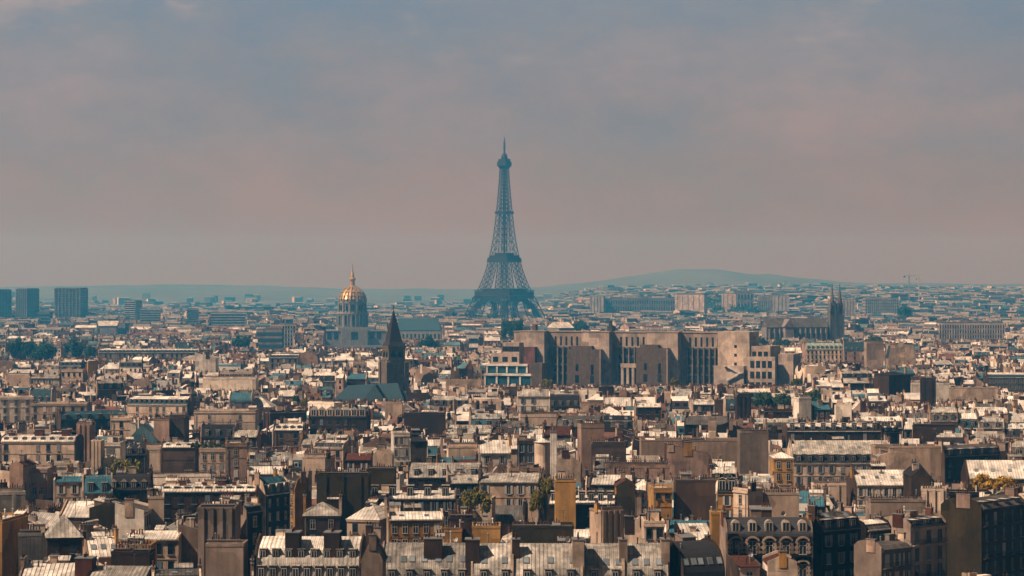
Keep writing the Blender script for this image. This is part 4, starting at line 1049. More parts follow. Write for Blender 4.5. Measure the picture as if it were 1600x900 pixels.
def crown_mesh(seed, mat, n=1500, clumps=26, leaf=.075):
    r = random.Random(seed)
    mb = MB()
    cs = []
    for k in range(clumps):
        a = r.uniform(0, 6.28); el = r.uniform(-.5, 1.35)
        q = r.uniform(.45, .95)
        cs.append((Vector((math.cos(a) * math.cos(el) * q * .85, math.sin(a) * math.cos(el) * q * .85, .55 + .42 * math.sin(el) * q)), r.uniform(.14, .28)))
    for k in range(n):
        c, s = cs[k % clumps]
        v = Vector((r.gauss(0, 1), r.gauss(0, 1), r.gauss(0, .8))); v.normalize()
        p = c + v * s * r.uniform(.55, 1.1)
        u = Vector((r.gauss(0, 1), r.gauss(0, 1), r.gauss(0, 1))).normalized()
        w = u.cross(v)
        if w.length < .1: continue
        w.normalize(); L = leaf * r.uniform(.6, 1.3)
        mb.face([tuple(p - u * L), tuple(p + w * L * .7), tuple(p + u * L), tuple(p - w * L * .7)])
    return mb.mesh('crown', [mat])
def trunk_mesh(seed):
    r = random.Random(seed); mb = MB()
    mb.beam((0, 0, 0), (.02, 0, .45), .09, 0, .06)
    for k in range(6):
        a = k * 1.05 + r.uniform(-.3, .3)
        e = (.4 * math.cos(a), .4 * math.sin(a), r.uniform(.6, .85))
        mb.beam((.02, 0, .35 + .02 * k), e, .05, 0, .02)
        mb.beam(e, (e[0] * 1.7, e[1] * 1.7, e[2] + .1), .02, 0, .01)
    return mb.mesh('trunk', ['bark'])
_cm = {}
def build_tree(i, t):
    x0, x1, y0, y1, D, mat, label, group = t
    rr = random.Random(i * 7 + 3)
    top = Z(y0, D); bot = max(0.0, min(Z(y1, D), top - 4)) ; w = (x1 - x0) / F * D * 1.06
    key = (mat, i % 3)
    if key not in _cm: _cm[key] = (crown_mesh(i + 11, mat, 2400, 30, .06), trunk_mesh(i + 5))
    cr, tr = _cm[key]
    # the trees stand at street level; the visible part is the crown
    z0 = 0.0
    root = thing('tree', label, 'tree', (X((x0 + x1) / 2, D), D, z0), rr.uniform(0, 6), group)
    hcr = max(top - bot, w * .7) * 1.15
    obj('crown', cr, root, (0, 0, top - hcr), scale=(w / 2 * 1.05, w / 2 * 1.05, hcr))
    obj('trunk', tr, root, (0, 0, 0), scale=(w * .55, w * .55, top - hcr * .45))

# ------------------------------------------------------------------ landmarks
BLOCKERS = []   # (px0, px1, lowest visible row, D, x, y, radius)
SHORTS = []     # (px, row, name) used to describe neighbours
def block(px0, px1, yb, D, rad): BLOCKERS.append((px0, px1, yb, D, X((px0 + px1) / 2, D), D, rad))

def eiffel():
    D = 4100
    root = thing('lattice_tower', 'tall iron lattice tower tapering to a needle, dark teal in the haze', 'tower', (X(788, D), D, 0), R(45 + 10))
    S = 252.0 / 255.0
    HWT = [(0, 57.5), (12, 52.5), (24, 47.6), (36, 43), (48, 38.6), (57.6, 35), (70, 30.2), (85, 25.6), (100, 21.8), (115.7, 18.8), (130, 16.2), (145, 14.2), (160, 12.5),
           (180, 10.8), (200, 9.2), (225, 7.5), (250, 6.0), (276, 5.0)]
    LWT = [(0, 25), (20, 21.5), (40, 18), (57.6, 15.5), (80, 13.2), (115.7, 10.2), (150, 9.6), (180, 9.2), (200, 8.6), (276, 5)]
    hw = lambda z: lerp(HWT, z); lw = lambda z: lerp(LWT, z)
    def leg(sx, sy, levels, t, tb):
        mb = MB()
        prev = None
        for z in levels:
            a, b = hw(z), hw(z) - lw(z)
            c = [(sx * p, sy * q, z) for p, q in ((a, a), (a, b), (b, b), (b, a))]
            if prev:
                for i in range(4):
                    k = (i + 1) % 4
                    mb.beam(prev[i], c[i], t)
                    mb.beam(prev[i], c[k], tb); mb.beam(prev[k], c[i], tb)
                    mp = (Vector(prev[i]) + Vector(prev[k])) / 2; mc = (Vector(c[i]) + Vector(c[k])) / 2
                    mb.beam(mp, mc, tb * .8)
            for i in range(4): mb.beam(c[i], c[(i + 1) % 4], tb * 1.1)
            prev = c
        return mb
    for sx in (-1, 1):
        for sy in (-1, 1):
            mb = leg(sx, sy, [0, 14, 28, 42, 56], 1.4, .55)
            b0 = hw(0) - 12.5
            mb.frustum(sx * b0, sy * b0, -1, 3, 15, 15, 13.5, 13.5)
            part(root, 'leg', mb, ['eiffel'])
            part(root, 'upper_leg', leg(sx, sy, [63, 71, 79, 88, 97, 106, 114], 1.15, .5), ['eiffel'])
    # arches under the first floor
    for k in range(4):
        mb = MB()
        a = k * math.pi / 2; ca, sa = math.cos(a), math.sin(a)
        def P(u, z, off=0.0):
            y = -(hw(z) - 1 + off); return (u * ca - y * sa, u * sa + y * ca, z)
        for y0 in (0.0, 4.5):
            pr = None
            for i in range(25):
                th = math.pi * i / 24
                for_r = 34 + 0.0
                q = [P(-for_r * math.cos(th), 14 + 35 * math.sin(th), -y0), P(-(for_r + 3.6) * math.cos(th), 14 + 38.6 * math.sin(th), -y0)]
                if pr:
                    mb.beam(pr[0], q[0], 1.4); mb.beam(pr[1], q[1], 1.1); mb.beam(pr[0], q[1], .6)
                mb.beam(q[0], q[1], .6)
                pr = q
        part(root, 'arch', mb, ['eiffel'])
    # first floor
    mb = MB()
    mb.box(-35.6, 35.6, -35.6, -33, 57, 62.5); mb.box(-35.6, 35.6, 33, 35.6, 57, 62.5)
    mb.box(-35.6, -33, -32.99, 32.99, 57, 62.5); mb.box(33, 35.6, -32.99, 32.99, 57, 62.5)
    mb.box(-32.99, 32.99, -32.99, -14, 57.5, 58.5); mb.box(-32.99, 32.99, 14, 32.99, 57.5, 58.5)
    mb.box(-32.99, -14, -13.99, 13.99, 57.5, 58.5); mb.box(14, 32.99, -13.99, 13.99, 57.5, 58.5)
    for k in range(4):
        a = k * math.pi / 2; ca, sa = math.cos(a), math.sin(a)
        G = lambda u, z, o=35.2: (u * ca + o * sa, u * sa - o * ca, z)
        for i in range(27):
            u = -35 + i * 70 / 26
            mb.beam(G(u, 52), G(u, 57), .7)
            if i < 26: mb.beam(G(u, 52), G(u + 70 / 26, 57), .45)
            mb.beam(G(u, 62.5, 36.2), G(u, 65.5, 36.2), .4)
        mb.beam(G(-35.5, 52), G(35.5, 52), 1.4)
        mb.beam(G(-36, 65.6, 36.2), G(36, 65.6, 36.2), .7)
    part(root, 'first_floor', mb, ['eiffel'])
    for k in range(4):
        a = k * math.pi / 2
        part(root, 'pavilion', MB().box(-17, 17, -31, -20, 58.5, 67).box(-18, 18, -31.8, -19.2, 67.01, 68), ['eiffel'], rz=a)
    mb = MB()
    mb.box(-20.4, 20.4, -20.4, 20.4, 115, 119.5); mb.box(-18, 18, -18, 18, 119.51, 123.5); mb.box(-21, 21, -21, 21, 112.4, 114.99)
    mb.box(-12, 12, -12, 12, 123.51, 127.5)
    part(root, 'second_floor', mb, ['eiffel'])
    # shaft above the second floor
    mb = MB()
    zs = [119.5]
    while zs[-1] < 268: zs.append(min(272, zs[-1] + max(6.0, hw(zs[-1]) * .8)))
    prev = None
    for z in zs:
        a = hw(z); b = max(0, a - lw(z))
        ring = []
        for k in range(4):
            an = k * math.pi / 2; ca, sa = math.cos(an), math.sin(an)
            ring.append([(u * ca + a * sa, u * sa - a * ca, z) for u in (-a, -b, b, a)])
        for k in range(4):
            r_ = ring[k]
            mb.beam(r_[0], r_[3], .6)
            if prev:
                p_ = prev[k]
                for i in range(4): mb.beam(p_[i], r_[i], 1.15 if i in (0, 3) else .7)
                mb.beam(p_[0], r_[1], .45); mb.beam(p_[1], r_[0], .45)
                mb.beam(p_[2], r_[3], .45); mb.beam(p_[3], r_[2], .45)
                if b > 1.2 or True:
                    mb.beam(p_[1], r_[2], .35); mb.beam(p_[2], r_[1], .35)
        prev = ring
    mb.box(-1.3, 1.3, -1.3, 1.3, 119.5, 272)
    mb.box(-11.5, 11.5, -11.5, 11.5, 193, 197)
    part(root, 'shaft', mb, ['eiffel'])
    mb = MB()
    mb.frustum(0, 0, 268, 273, 5, 5, 8.6, 8.6); mb.box(-8.8, 8.8, -8.8, 8.8, 273.01, 279.5); mb.box(-7.4, 7.4, -7.4, 7.4, 279.51, 284.5)
    mb.box(-9.2, 9.2, -9.2, 9.2, 279.0, 279.49 + .0)
    part(root, 'viewing_deck', mb, ['eiffel'])
    part(root, 'cupola', MB().lathe([(5.6, 284.5), (5.4, 288), (4.6, 291), (3, 293.5), (1.6, 295), (1.5, 299)], 12), ['eiffel'])
    mb = MB(); mb.box(-1.1, 1.1, -1.1, 1.1, 299.01, 307); mb.box(-.8, .8, -.8, .8, 307.01, 315); mb.box(-.5, .5, -.5, .5, 315.01, 321)
    mb.box(-1.8, 1.8, -1.8, 1.8, 305, 306.5); mb.box(-1.6, 1.6, -1.6, 1.6, 310, 311.5)
    part(root, 'antenna', mb, ['eiffel'])
    block(735, 850, 497, D, 95)
    SHORTS.append((788, 430, 'lattice tower'))

def dome_church():
    D = 3000; s = F / D
    z = lambda py: Z(py, D)
    root = thing('domed_church', 'domed stone church whose gilded ribbed dome carries a lantern and spire', 'church', (X(550.5, D), D, 0), R(8))
    st = (.30, .27, .22)
    k = 1 / s
    mb = MB()
    W = 38
    mb.box(-W, W, -30, 30, 0, z(517)); mb.box(-W - .8, W + .8, -30.8, 30.8, z(517) + .01, z(515.5))
    mb.box(-16, 16, -35, -30.01, 0, z(513)); mb.box(-19, 19, -24, 24, z(515.5) + .01, z(511))
    part(root, 'body', mb, ['stone'], st)
    for x in (-30, -22, 22, 30, 0):
        w = 2.6 if x else 4
        yy = -30.1 if x else -35.1
        part(root, 'window', MB().box(x - w, x + w, yy - .1, yy + .05, 7, 16), ['glass'])
    mb = MB(); mb.lathe([(17.8, z(511)), (17.8, z(490.5))], 24); mb.lathe([(19, z(490.5) + .01), (19, z(487.5))], 24)
    mb.lathe([(16.2, z(487.5) + .01), (16.2, z(474))], 24); mb.lathe([(17.3, z(474) + .01), (17.3, z(472))], 24)
    for i in range(24):
        a = 2 * math.pi * (i + .5) / 24
        mb.beam((18.4 * math.cos(a), 18.4 * math.sin(a), z(511)), (18.4 * math.cos(a), 18.4 * math.sin(a), z(490.6)), 1.5)
    for i in range(12):
        a = 2 * math.pi * (i + .5) / 12
        mb.beam((17.4 * math.cos(a), 17.4 * math.sin(a), z(487.4)), (16.8 * math.cos(a), 16.8 * math.sin(a), z(474.2)), 1.6)
    part(root, 'drum', mb, ['stone'], st)
    for i in range(12):
        a = 2 * math.pi * i / 12
        for (r, z0, z1, hw_) in ((17.9, z(508), z(493), 1.3), (16.3, z(485), z(476.5), 1.2)):
            c, sn = math.cos(a), math.sin(a)
            m = MB(); m.beam((r * c, r * sn, z0), (r * c, r * sn, z1), 2 * hw_)
            part(root, 'window', m, ['glass'])
    prof = [(16.4, z(472) + .01), (16.3, z(468)), (15.2, z(463)), (13, z(458)), (9.8, z(453.5)), (6.5, z(450.5)), (4.4, z(449))]
    part(root, 'dome', MB().lathe(prof, 24), ['lead'], smooth=True)
    for i in range(12):
        m = MB(); a0 = 2 * math.pi * (i + .5) / 12
        for dlt, tw in ((0, 2.6),):
            a = a0 + dlt
            pts = [(r * 1.02 * math.cos(a), r * 1.02 * math.sin(a), zz + .1) for r, zz in prof]
            for p, q in zip(pts, pts[1:]): m.beam(p, q, tw)
        part(root, 'gilded_rib', m, ['gold'])
        m = MB(); a = a0 + math.pi / 12
        pts = [(r * 1.015 * math.cos(a), r * 1.015 * math.sin(a), zz + .1) for r, zz in prof[1:5]]
        for p, q in zip(pts, pts[1:]): m.beam(p, q, 3.2, 0, 1.6)
        part(root, 'gilded_trophy', m, ['gold'])
    part(root, 'lantern', MB().lathe([(5, z(449) + .01), (5.2, z(447)), (3.2, z(446)), (3.0, z(438)), (4.4, z(436.8)), (4.2, z(435)), (2.4, z(433.5)), (1.9, z(431))], 12), ['gold'])
    part(root, 'spire', MB().lathe([(2.6, z(431) + .01), (1.2, z(424)), (.5, z(417))], 8).box(-.35, .35, -.35, .35, z(417) - .5, z(412)).box(-1.3, 1.3, -.3, .3, z(414.5), z(414)), ['gold'])
    block(505, 604, 545, D, 50)
    SHORTS.append((550, 470, 'golden dome'))
    r2 = thing('church_nave', 'long church hall with a steep teal roof right of the golden dome', 'church', (X(656, 2950), 2950, 0), R(-3))
    w = 68 / F * 2950 / 2
    part(r2, 'wall', MB().box(-w, w, -10, 10, 0, Z(516, 2950)), ['stone'], st)
    part(r2, 'roof', MB().hexa([(-w - .5, -10.5, Z(516, 2950) + .01), (w + .5, -10.5, Z(516, 2950) + .01), (w + .5, 10.5, Z(516, 2950) + .01), (-w - .5, 10.5, Z(516, 2950) + .01),
                                (-w + 1, -.3, Z(497, 2950)), (w - 5, -.3, Z(497, 2950)), (w - 5, .3, Z(497, 2950)), (-w + 1, .3, Z(497, 2950))]), ['slatet'])
    for i in range(11):
        x = -w + (i + .5) * 2 * w / 11
        part(r2, 'window', MB().box(x - 1, x + 1, -10.15, -10.01, 6, 14), ['glass'])
    block(620, 692, 530, 2950, 35)

def steeple_church():
    D = 1300
    z = lambda py: Z(py, D)
    root = thing('stone_church_tower', 'square medieval stone tower with arched belfry and dark pointed spire', 'church tower', (X(615, D), D, 0), R(24))
    st = (.17, .125, .088)
    mb = MB()
    mb.box(-6.2, 6.2, -6.2, 6.2, 0, z(562))
    for sx in (-1, 1):
        for sy in (-1, 1):
            mb.box(*sorted((sx * 4.3, sx * 7.0)), *sorted((sy * 4.3, sy * 7.0)), 0, z(566)); 
            mb.frustum(sx * 5.65, sy * 5.65, z(566) + .01, z(562), 1.35, 1.35, .7, .7)
    mb.box(-6.5, 6.5, -6.5, 6.5, z(580), z(579)); mb.box(-6.45, 6.45, -6.45, 6.45, z(563) + .02, z(561.5))
    root.scale = (.90, .90, 1)
    part(root, 'tower_shaft', mb, ['stone'], st)
    mb = MB()
    b0, b1 = z(561.5) + .01, z(543)
    H_ = 5.2
    for sx in (-1, 1):
        for sy in (-1, 1): mb.box(*sorted((sx * 3.8, sx * H_)), *sorted((sy * 3.8, sy * H_)), b0, b1)
    for a in range(4):
        an = a * math.pi / 2; c, s = math.cos(an), math.sin(an)
        Q = lambda x, y, zz: (x * c - y * s, x * s + y * c, zz)
        mb.beam(Q(0, -4.6, b0), Q(0, -4.6, b1), 1.1)
        mb.beam(Q(-3.8, -4.6, b1 - .6), Q(3.8, -4.6, b1 - .6), 1.2)
        mb.beam(Q(-3.8, -4.6, b0 + .6), Q(3.8, -4.6, b0 + .6), 1.2)
        for u in (-2.15, 2.15):      # round arch heads
            for i in range(6):
                t0, t1 = math.pi * i / 6, math.pi * (i + 1) / 6
                mb.beam(Q(u - 1.6 * math.cos(t0), -4.6, b1 - 3 + 1.6 * math.sin(t0)), Q(u - 1.6 * math.cos(t1), -4.6, b1 - 3 + 1.6 * math.sin(t1)), .7)
    mb.box(-5.6, 5.6, -5.6, 5.6, b1 + .01, b1 + .8)
    part(root, 'belfry', mb, ['stone'], st)
    part(root, 'belfry_louvre', MB().box(-3.6, 3.6, -3.6, 3.6, b0, b1 - .01), ['slate'])
    b = b1 + .81
    sp = MB()
    n0 = [( 5.3, b), (4.0, b + 2.4), (.12, z(484))]
    for (r0, z0), (r1, z1) in zip(n0, n0[1:]): sp.frustum(0, 0, z0, z1, r0, r0, r1, r1)
    part(root, 'spire', sp, ['slate2'])
    part(root, 'cross', MB().box(-.14, .14, -.14, .14, z(484) - .3, z(477)).box(-.9, .9, -.12, .12, z(480.4), z(479.6)), ['iron'])
    for (px, py) in ((-3, 575), (2.5, 583)):
        part(root, 'window', MB().box(px - .35, px + .35, -6.3, -6.19, z(py), z(py - 5)), ['glass'])
    block(588, 642, 612, D, 14)
    SHORTS.append((615, 570, 'stone church tower'))
    D2 = 1250
    r2 = thing('church_hall', 'large church hall with broad teal slate roofs below the stone tower', 'church', (X(578, D2), D2, 0), R(-4))
    w = 112 / F * D2 / 2
    zz = lambda py: Z(py, D2)
    part(r2, 'wall', MB().box(-w, w, -9, 9, 0, zz(628)), ['stone'], (.25, .21, .16))
    part(r2, 'roof', MB().hexa([(-w - .5, -9.5, zz(628) + .01), (w + .5, -9.5, zz(628) + .01), (w + .5, 9.5, zz(628) + .01), (-w - .5, 9.5, zz(628) + .01),
                                (-w + 7, -.2, zz(602)), (w - 4, -.2, zz(598)), (w - 4, .2, zz(598)), (-w + 7, .2, zz(602))]), ['slatet'])
    t = MB().hexa([(-3, -16, zz(630)), (11, -16, zz(630)), (11, 2, zz(630)), (-3, 2, zz(630)), (3.9, -12, zz(600)), (4.1, -12, zz(600)), (4.1, 2, zz(601)), (3.9, 2, zz(601))])
    part(r2, 'transept_roof', t, ['slatet'])
    part(r2, 'transept_wall', MB().box(-3, 11, -16, -9.51, 0, zz(630) - .02), ['stone'], (.25, .21, .16))
    part(r2, 'apse_roof', MB().lathe([(7, zz(634)), (6.6, zz(630)), (.1, zz(610))], 9, w - 1, 0), ['slatet'])
    part(r2, 'apse_wall', MB().lathe([(6.5, 0), (6.5, zz(634) - .02)], 9, w - 1, 0), ['stone'], (.25, .21, .16))
    block(518, 640, 627, D2, 24)
    SHORTS.append((570, 620, 'teal church roof'))

def twin_spires():
    D = 2200
    z = lambda py: Z(py, D)
    root = thing('twin_spired_church', 'grey gothic church with two thin openwork spires and long pale roof', 'church', (X(1306, D), D, 0), R(14))
    st = (.16, .14, .12)
    for sx in (-1, 1):
        mb = MB()
        x = sx * 3.6
        mb.box(x - 3, x + 3, -3.2, 3.2, 0, z(492))
        mb.box(x - 2.4, x + 2.4, -2.6, 2.6, z(492) + .01, z(474))
        for i in (-1, 1):
            for j_ in (-1, 1):
                mb.frustum(x + i * 2.9, j_ * 3.1, 0, z(484), .8, .8, .1, .1); mb.frustum(x + i * 2.3, j_ * 2.5, z(490), z(465), .5, .5, .05, .05)
        part(root, 'bell_tower', mb, ['stone'], st)
        part(root, 'spire', MB().lathe([(2.4, z(474) + .01), (1.5, z(463)), (.15, z(443))], 8, x, 0), ['stone'], st)
        part(root, 'window', MB().box(x - .8, x + .8, -2.75, -2.61, z(489), z(477)), ['glass'])
    L = 102 / F * D
    mb = MB(); mb.box(-8 - L, -8, -2, 10, 0, z(511)); 
    for i in range(12):
        x = -8 - (i + .5) * L / 12
        mb.box(x - .5, x + .5, -4.5, -2.01, 0, z(513))
    part(root, 'nave_wall', mb, ['stone'], (.26, .22, .18))
    part(root, 'nave_roof', MB().prism([(-2.6, z(511) + .01), (4, z(497)), (10.6, z(511) + .01)], -8 - L, -8), ['zincd'])
    part(root, 'transept', MB().box(-8 - L * .74, -8 - L * .60, -9, -2.02, 0, z(510)), ['stone'], (.30, .24, .19))
    part(root, 'transept_roof', MB().hexa([(-8 - L * .76, -9.4, z(510) + .01), (-8 - L * .58, -9.4, z(510) + .01), (-8 - L * .58, 3, z(510) + .01), (-8 - L * .76, 3, z(510) + .01),
                                       (-8 - L * .672, -9.2, z(498)), (-8 - L * .668, -9.2, z(498)), (-8 - L * .668, 3, z(498)), (-8 - L * .672, 3, z(498))]), ['stone'], (.26, .2, .17))
    for i in range(12):
        x = -8 - i * L / 12 - 2.5
        if not (-8 - L * .76 < x < -8 - L * .58):
            part(root, 'window', MB().box(x - .9, x + .9, -2.15, -2.02, z(524), z(514)), ['glass'])
    block(1195, 1322, 522, D, 22)
    BLOCKERS.append((1195, 1322, 522, D, X(1255, D), D + 14, 26)); BLOCKERS.append((1195, 1322, 522, D, X(1215, D), D + 10, 22))
    SHORTS.append((1306, 490, 'twin spired church'))

def college():
    """The long stone college: blocks set out along a facade line that turns towards the left"""
    a = R(22); D0 = 1470.0
    ux, uy = math.cos(a), -math.sin(a)           # along the facade, to the right
    x0 = X(996, D0)
    # local frame: origin on the facade line, local x along the facade, local -y outward
    root = thing('college_building', 'huge pale stone college with projecting blocks, slot windows and dark recesses', 'college', (x0, D0, 0), -a)
    def u(px):     # facade coordinate seen at column px
        t = (px - 800.0) / F
        return (t * D0 - x0) / (ux - t * uy)
    def zz(py, uu): return Z(py, D0 + uu * uy)
    top = 42.3
    pale = (.38, .29, .225); mid = (.30, .225, .17); brown = (.12, .082, .055); red = (.13, .05, .035)
    L, Rr = u(803), u(1129)
    mb = MB().box(L, Rr, 0, 18, 0, top); mb.box(L - .4, Rr + .4, -.4, 18.4, top + .005, top + .5)
    part(root, 'main_range', mb, ['plaster'], mid)
    # projecting blocks
    for (pa, pb, pr, h_) in ((812, 852, 6, top), (908, 953, 6, top), (1010, 1060, 6, top)):
        ua, ub = u(pa + 6), u(pb + 4)
        m = MB().box(ua, ub, -pr, -.01, 0, h_ + .3)
        for k in range(2):        # ribbed return facing away
            y = -pr + 1.2 + k * 2.5
            m.box(ub + .005, ub + .5, y - .5, y + .5, 2, h_ - 2)
        m.box(ua - .3, ub + .7, -pr - .3, -.02, h_ + .305, h_ + .8)
        part(root, 'projecting_block', m, ['plaster'], pale)
    # bays between: pillars, slots and glass
    for (pa, pb, n) in ((864, 906, 5), (966, 1010, 5), (1074, 1127, 6)):
        ua, ub = u(pa), u(pb)
        st_ = (ub - ua) / n
        for k in range(n):
            xc = ua + (k + .5) * st_
            part(root, 'window', MB().box(xc - st_ * .17, xc + st_ * .17, -.12, -.01, top - 8.0, top - 2.6), ['glass'])
            for zt, hh in ((top - 9.8, 3.8), (top - 15.0, 3.8), (top - 20.2, 3.8), (top - 25.4, 4.0)):
                part(root, 'window', MB().box(xc - st_ * .38, xc + st_ * .38, -.12, -.01, zt - hh, zt), ['glass'])
        m = MB()
        for k in range(n + 1):
            xc = ua + k * st_
            m.box(xc - .38, xc + .38, -1.4, -.005, 2, top - 8.6)
        part(root, 'pillar_screen', m, ['plaster'], (.17, .135, .105))
        part(root, 'recess_shade_panel', MB().box(ua - .5, ub + .5, -.10, -.003, 2, top - 9), ['plaster'], (.07, .06, .052))  # dark sheet that puts the shade of the recess into colour
    # rough brown stone bastions
    for (pa, pb, yt, pr) in ((896, 948, 546, 11), (1003, 1052, 543, 11)):
        ua, ub = u(pa), u(pb)
        h_ = Z(yt, D0)
        m = MB().box(ua, ub, -pr, -6.35, 0, h_)
        m.box(ua + 2, ub - 6, -pr + 1, -6.36, h_ + .005, h_ + 2)
        part(root, 'bastion', m, ['stone'], brown)
        part(root, 'quoin_strip', MB().box(ub - .6, ub + .15, -pr - .15, -6.4, 0, h_ - .3), ['plaster'], mid)
        for k, q in enumerate((.3, .75)):
            xc = ua + (ub - ua) * q
            part(root, 'window', MB().box(xc - .8, xc + .8, -pr - .1, -pr + .05, h_ - 13 - k * 2, h_ - 9), ['glass'])
            part(root, 'window', MB().box(xc - 1.2, xc + 1.2, -pr - .1, -pr + .05, h_ - 20, h_ - 15.5), ['glass'])
    # portal between
    ua, ub = u(975), u(1000)
    m = MB()
    for k in range(4):
        xc = ua + k * (ub - ua) / 3
        m.box(xc - .8, xc + .8, -3.2, -1.45, 2, top - 21)
    m.box(ua - 1, ub + 1, -3.4, -1.43, top - 20.99, top - 18.5)
    part(root, 'portal', m, ['plaster'], pale)
    # red brick part at the start
    part(root, 'brick_bay', MB().box(u(803) - 4, u(845), -10, -6.02, 0, Z(543, D0)), ['plaster'], red)
    # white end block and its stair
    ua, ub = u(1131), u(1180)
    m = MB().box(ua, ub, -12, 8, 0, top + 1.2)
    for k in range(6): m.box(ub + .005, ub + .5, -11 + k * 3.1, -10 + k * 3.1, 6, top)
    part(root, 'end_block', m, ['plaster'], (.50, .38, .285))
    for py in (545, 559, 573):
        part(root, 'window', MB().box(ua + (ub - ua) * .52, ua + (ub - ua) * .60, -12.12, -12.005, Z(py, D0 - 60), Z(py - 4.5, D0 - 60)), ['glass'])
    m = MB().box(ua - 1, ub - 2, -17, -12.02, 0, Z(574.5, D0 - 70)); part(root, 'annex', m, ['plaster'], pale)
    m = MB()
    zb = Z(597, D0 - 70); za = Z(574, D0 - 70)
    xa, xb = ua + 7, ub - 4
    zs = [za, (za + zb) / 2, zb]
    m.beam((xa, -18.2, zs[0]), (xb, -18.2, zs[1]), .9); m.beam((xb, -18.2, zs[1]), (xa, -18.2, zs[2]), .9)
    m.beam((xa, -18.2, zs[0] + 1.2), (xb, -18.2, zs[1] + 1.2), .15); m.beam((xb, -18.2, zs[1] + 1.2), (xa, -18.2, zs[2] + 1.2), .15)
    m.box(xb - .6, xb + 1.6, -19, -17.05, zs[1] - .3, zs[1] + .1); m.box(xa - 1.6, xa + .4, -19, -17.05, zs[0] - .5, zs[0] - .1)
    part(root, 'outside_stair', m, ['zincw'])
    # lower wing with two rows of four windows
    ua, ub = u(1178), u(1222)
    h1, h2 = Z(544, D0 - 90), Z(561, D0 - 90)
    m = MB().box(ua + .01, ub - 4, -11, 10, 0, h1); m.box(ua + .01, ub, -15, -11.01, 0, h2); m.box(ub + .01, ub + 9, -8, 8, 0, h2 + 1.5)
    for k in range(5): m.box(ub + 9.01, ub + 9.5, -7 + k * 2.8, -6 + k * 2.8, 4, h2)
    part(root, 'lower_wing', m, ['plaster'], (.37, .28, .21))
    stp = (ub - ua - 3) / 4
    for r_, (zt, hh, yy) in enumerate(((h1 - 3.2, 3.2, -11.12), (h2 - 2.4, 4.0, -15.12), (h2 - 8.6, 4.0, -15.12), (h2 - 14.8, 4.0, -15.12))):
        for k in range(3 if r_ == 0 else 4):
            xc = ua + 1.6 + (k + .5) * stp
            part(root, 'window', MB().box(xc - stp * .34, xc + stp * .34, yy, yy + .1, zt - hh, zt), ['glass'])
    # roof things
    obj('antenna', ANT, root, (u(895), 6, top + .5), scale=(3, 3, 3.6))
    part(root, 'lift_housing', MB().box(u(828), u(833), 4, 8, top + .5, top + 4.5), ['plaster'], brown)
    part(root, 'plant_room', MB().box(u(945), u(953), 4, 9, top + .5, top + 3.5).box(u(947), u(950), 5, 8, top + 3.51, top + 7), ['iron'])
    block(803, 1240, 603, 1480, 10)
    for k in range(12):
        q = L - 5 + (u(1235) - L + 10) * k / 11
        BLOCKERS.append((0, 0, 0, 0, x0 + q * ux + 0, D0 + q * uy, 26))
    SHORTS.append((860, 560, 'dark recess of the college')); SHORTS.append((1000, 560, 'long stone college')); SHORTS.append((1155, 560, 'white end of the college'))
    # the stepped modern building on its left
    D = 1420
    r2 = thing('stepped_building', 'stepped cream modern building with teal glass terraces beside the college', 'modern building', (X(785, D), D, 0), R(-16))
    for (xa, xb, y0, y1, yt, yb, col) in ((776, 803, 12, 22, 536, 0, pale), (760, 806, 8, 12, 552, 0, pale)):
        A_, B_ = (xa - 785) / F * D, (xb - 785) / F * D
        part(r2, 'wall', MB().box(A_, B_, y0, y1 - .01, 0, Z(yt, D)), ['plaster'], col)
        for k in range(3):
            xc = A_ + (k + .5) * (B_ - A_) / 3
            part(r2, 'window', MB().box(xc - 1.6, xc + 1.6, y0 - .1, y0 + .02, Z(yt + 14, D), Z(yt + 6, D)), ['glass'])
    for i, (xa, xb, yt, yb) in enumerate(((757, 822, 569, 583), (757, 833, 584, 602))):
        A_, B_ = (xa - 785) / F * D, (xb - 785) / F * D
        y0 = 4 - i * 4
        part(r2, 'glazed_terrace', MB().box(A_, B_, y0, y0 + 3.9, 0 if i else Z(584, D), Z(yt + 3, D)), ['tglass'])
        part(r2, 'roof_slab', MB().box(A_ - .5, B_ + .5, y0 - 1, y0 + 3.95, Z(yt + 3, D) + .01, Z(yt, D)), ['plaster'], (.6, .56, .5))
        for k in range(5):
            xc = A_ + k * (B_ - A_) / 4
            part(r2, 'pier', MB().box(xc - .5, xc + .5, y0 - .6, y0 - .01, Z(yb, D), Z(yt + 3, D)), ['plaster'], (.6, .56, .5))
    part(r2, 'end_wall', MB().box(17.5, 24, -1, 12, 0, Z(567, D)), ['plaster'], brown)
    block(752, 845, 603, D, 22)
    SHORTS.append((795, 590, 'stepped glass building'))

M['slate2'] = surf('spire_slate', (0.030, 0.018, 0.014), noise=0.4, nscale=1.0, bricks=(0.6, 0.4, 0.04), rough=0.7)
M['tglass'] = surf('teal_glazing', (0.02, 0.07, 0.09), noise=0.3, nscale=0.3, rough=0.15, spec=.7)

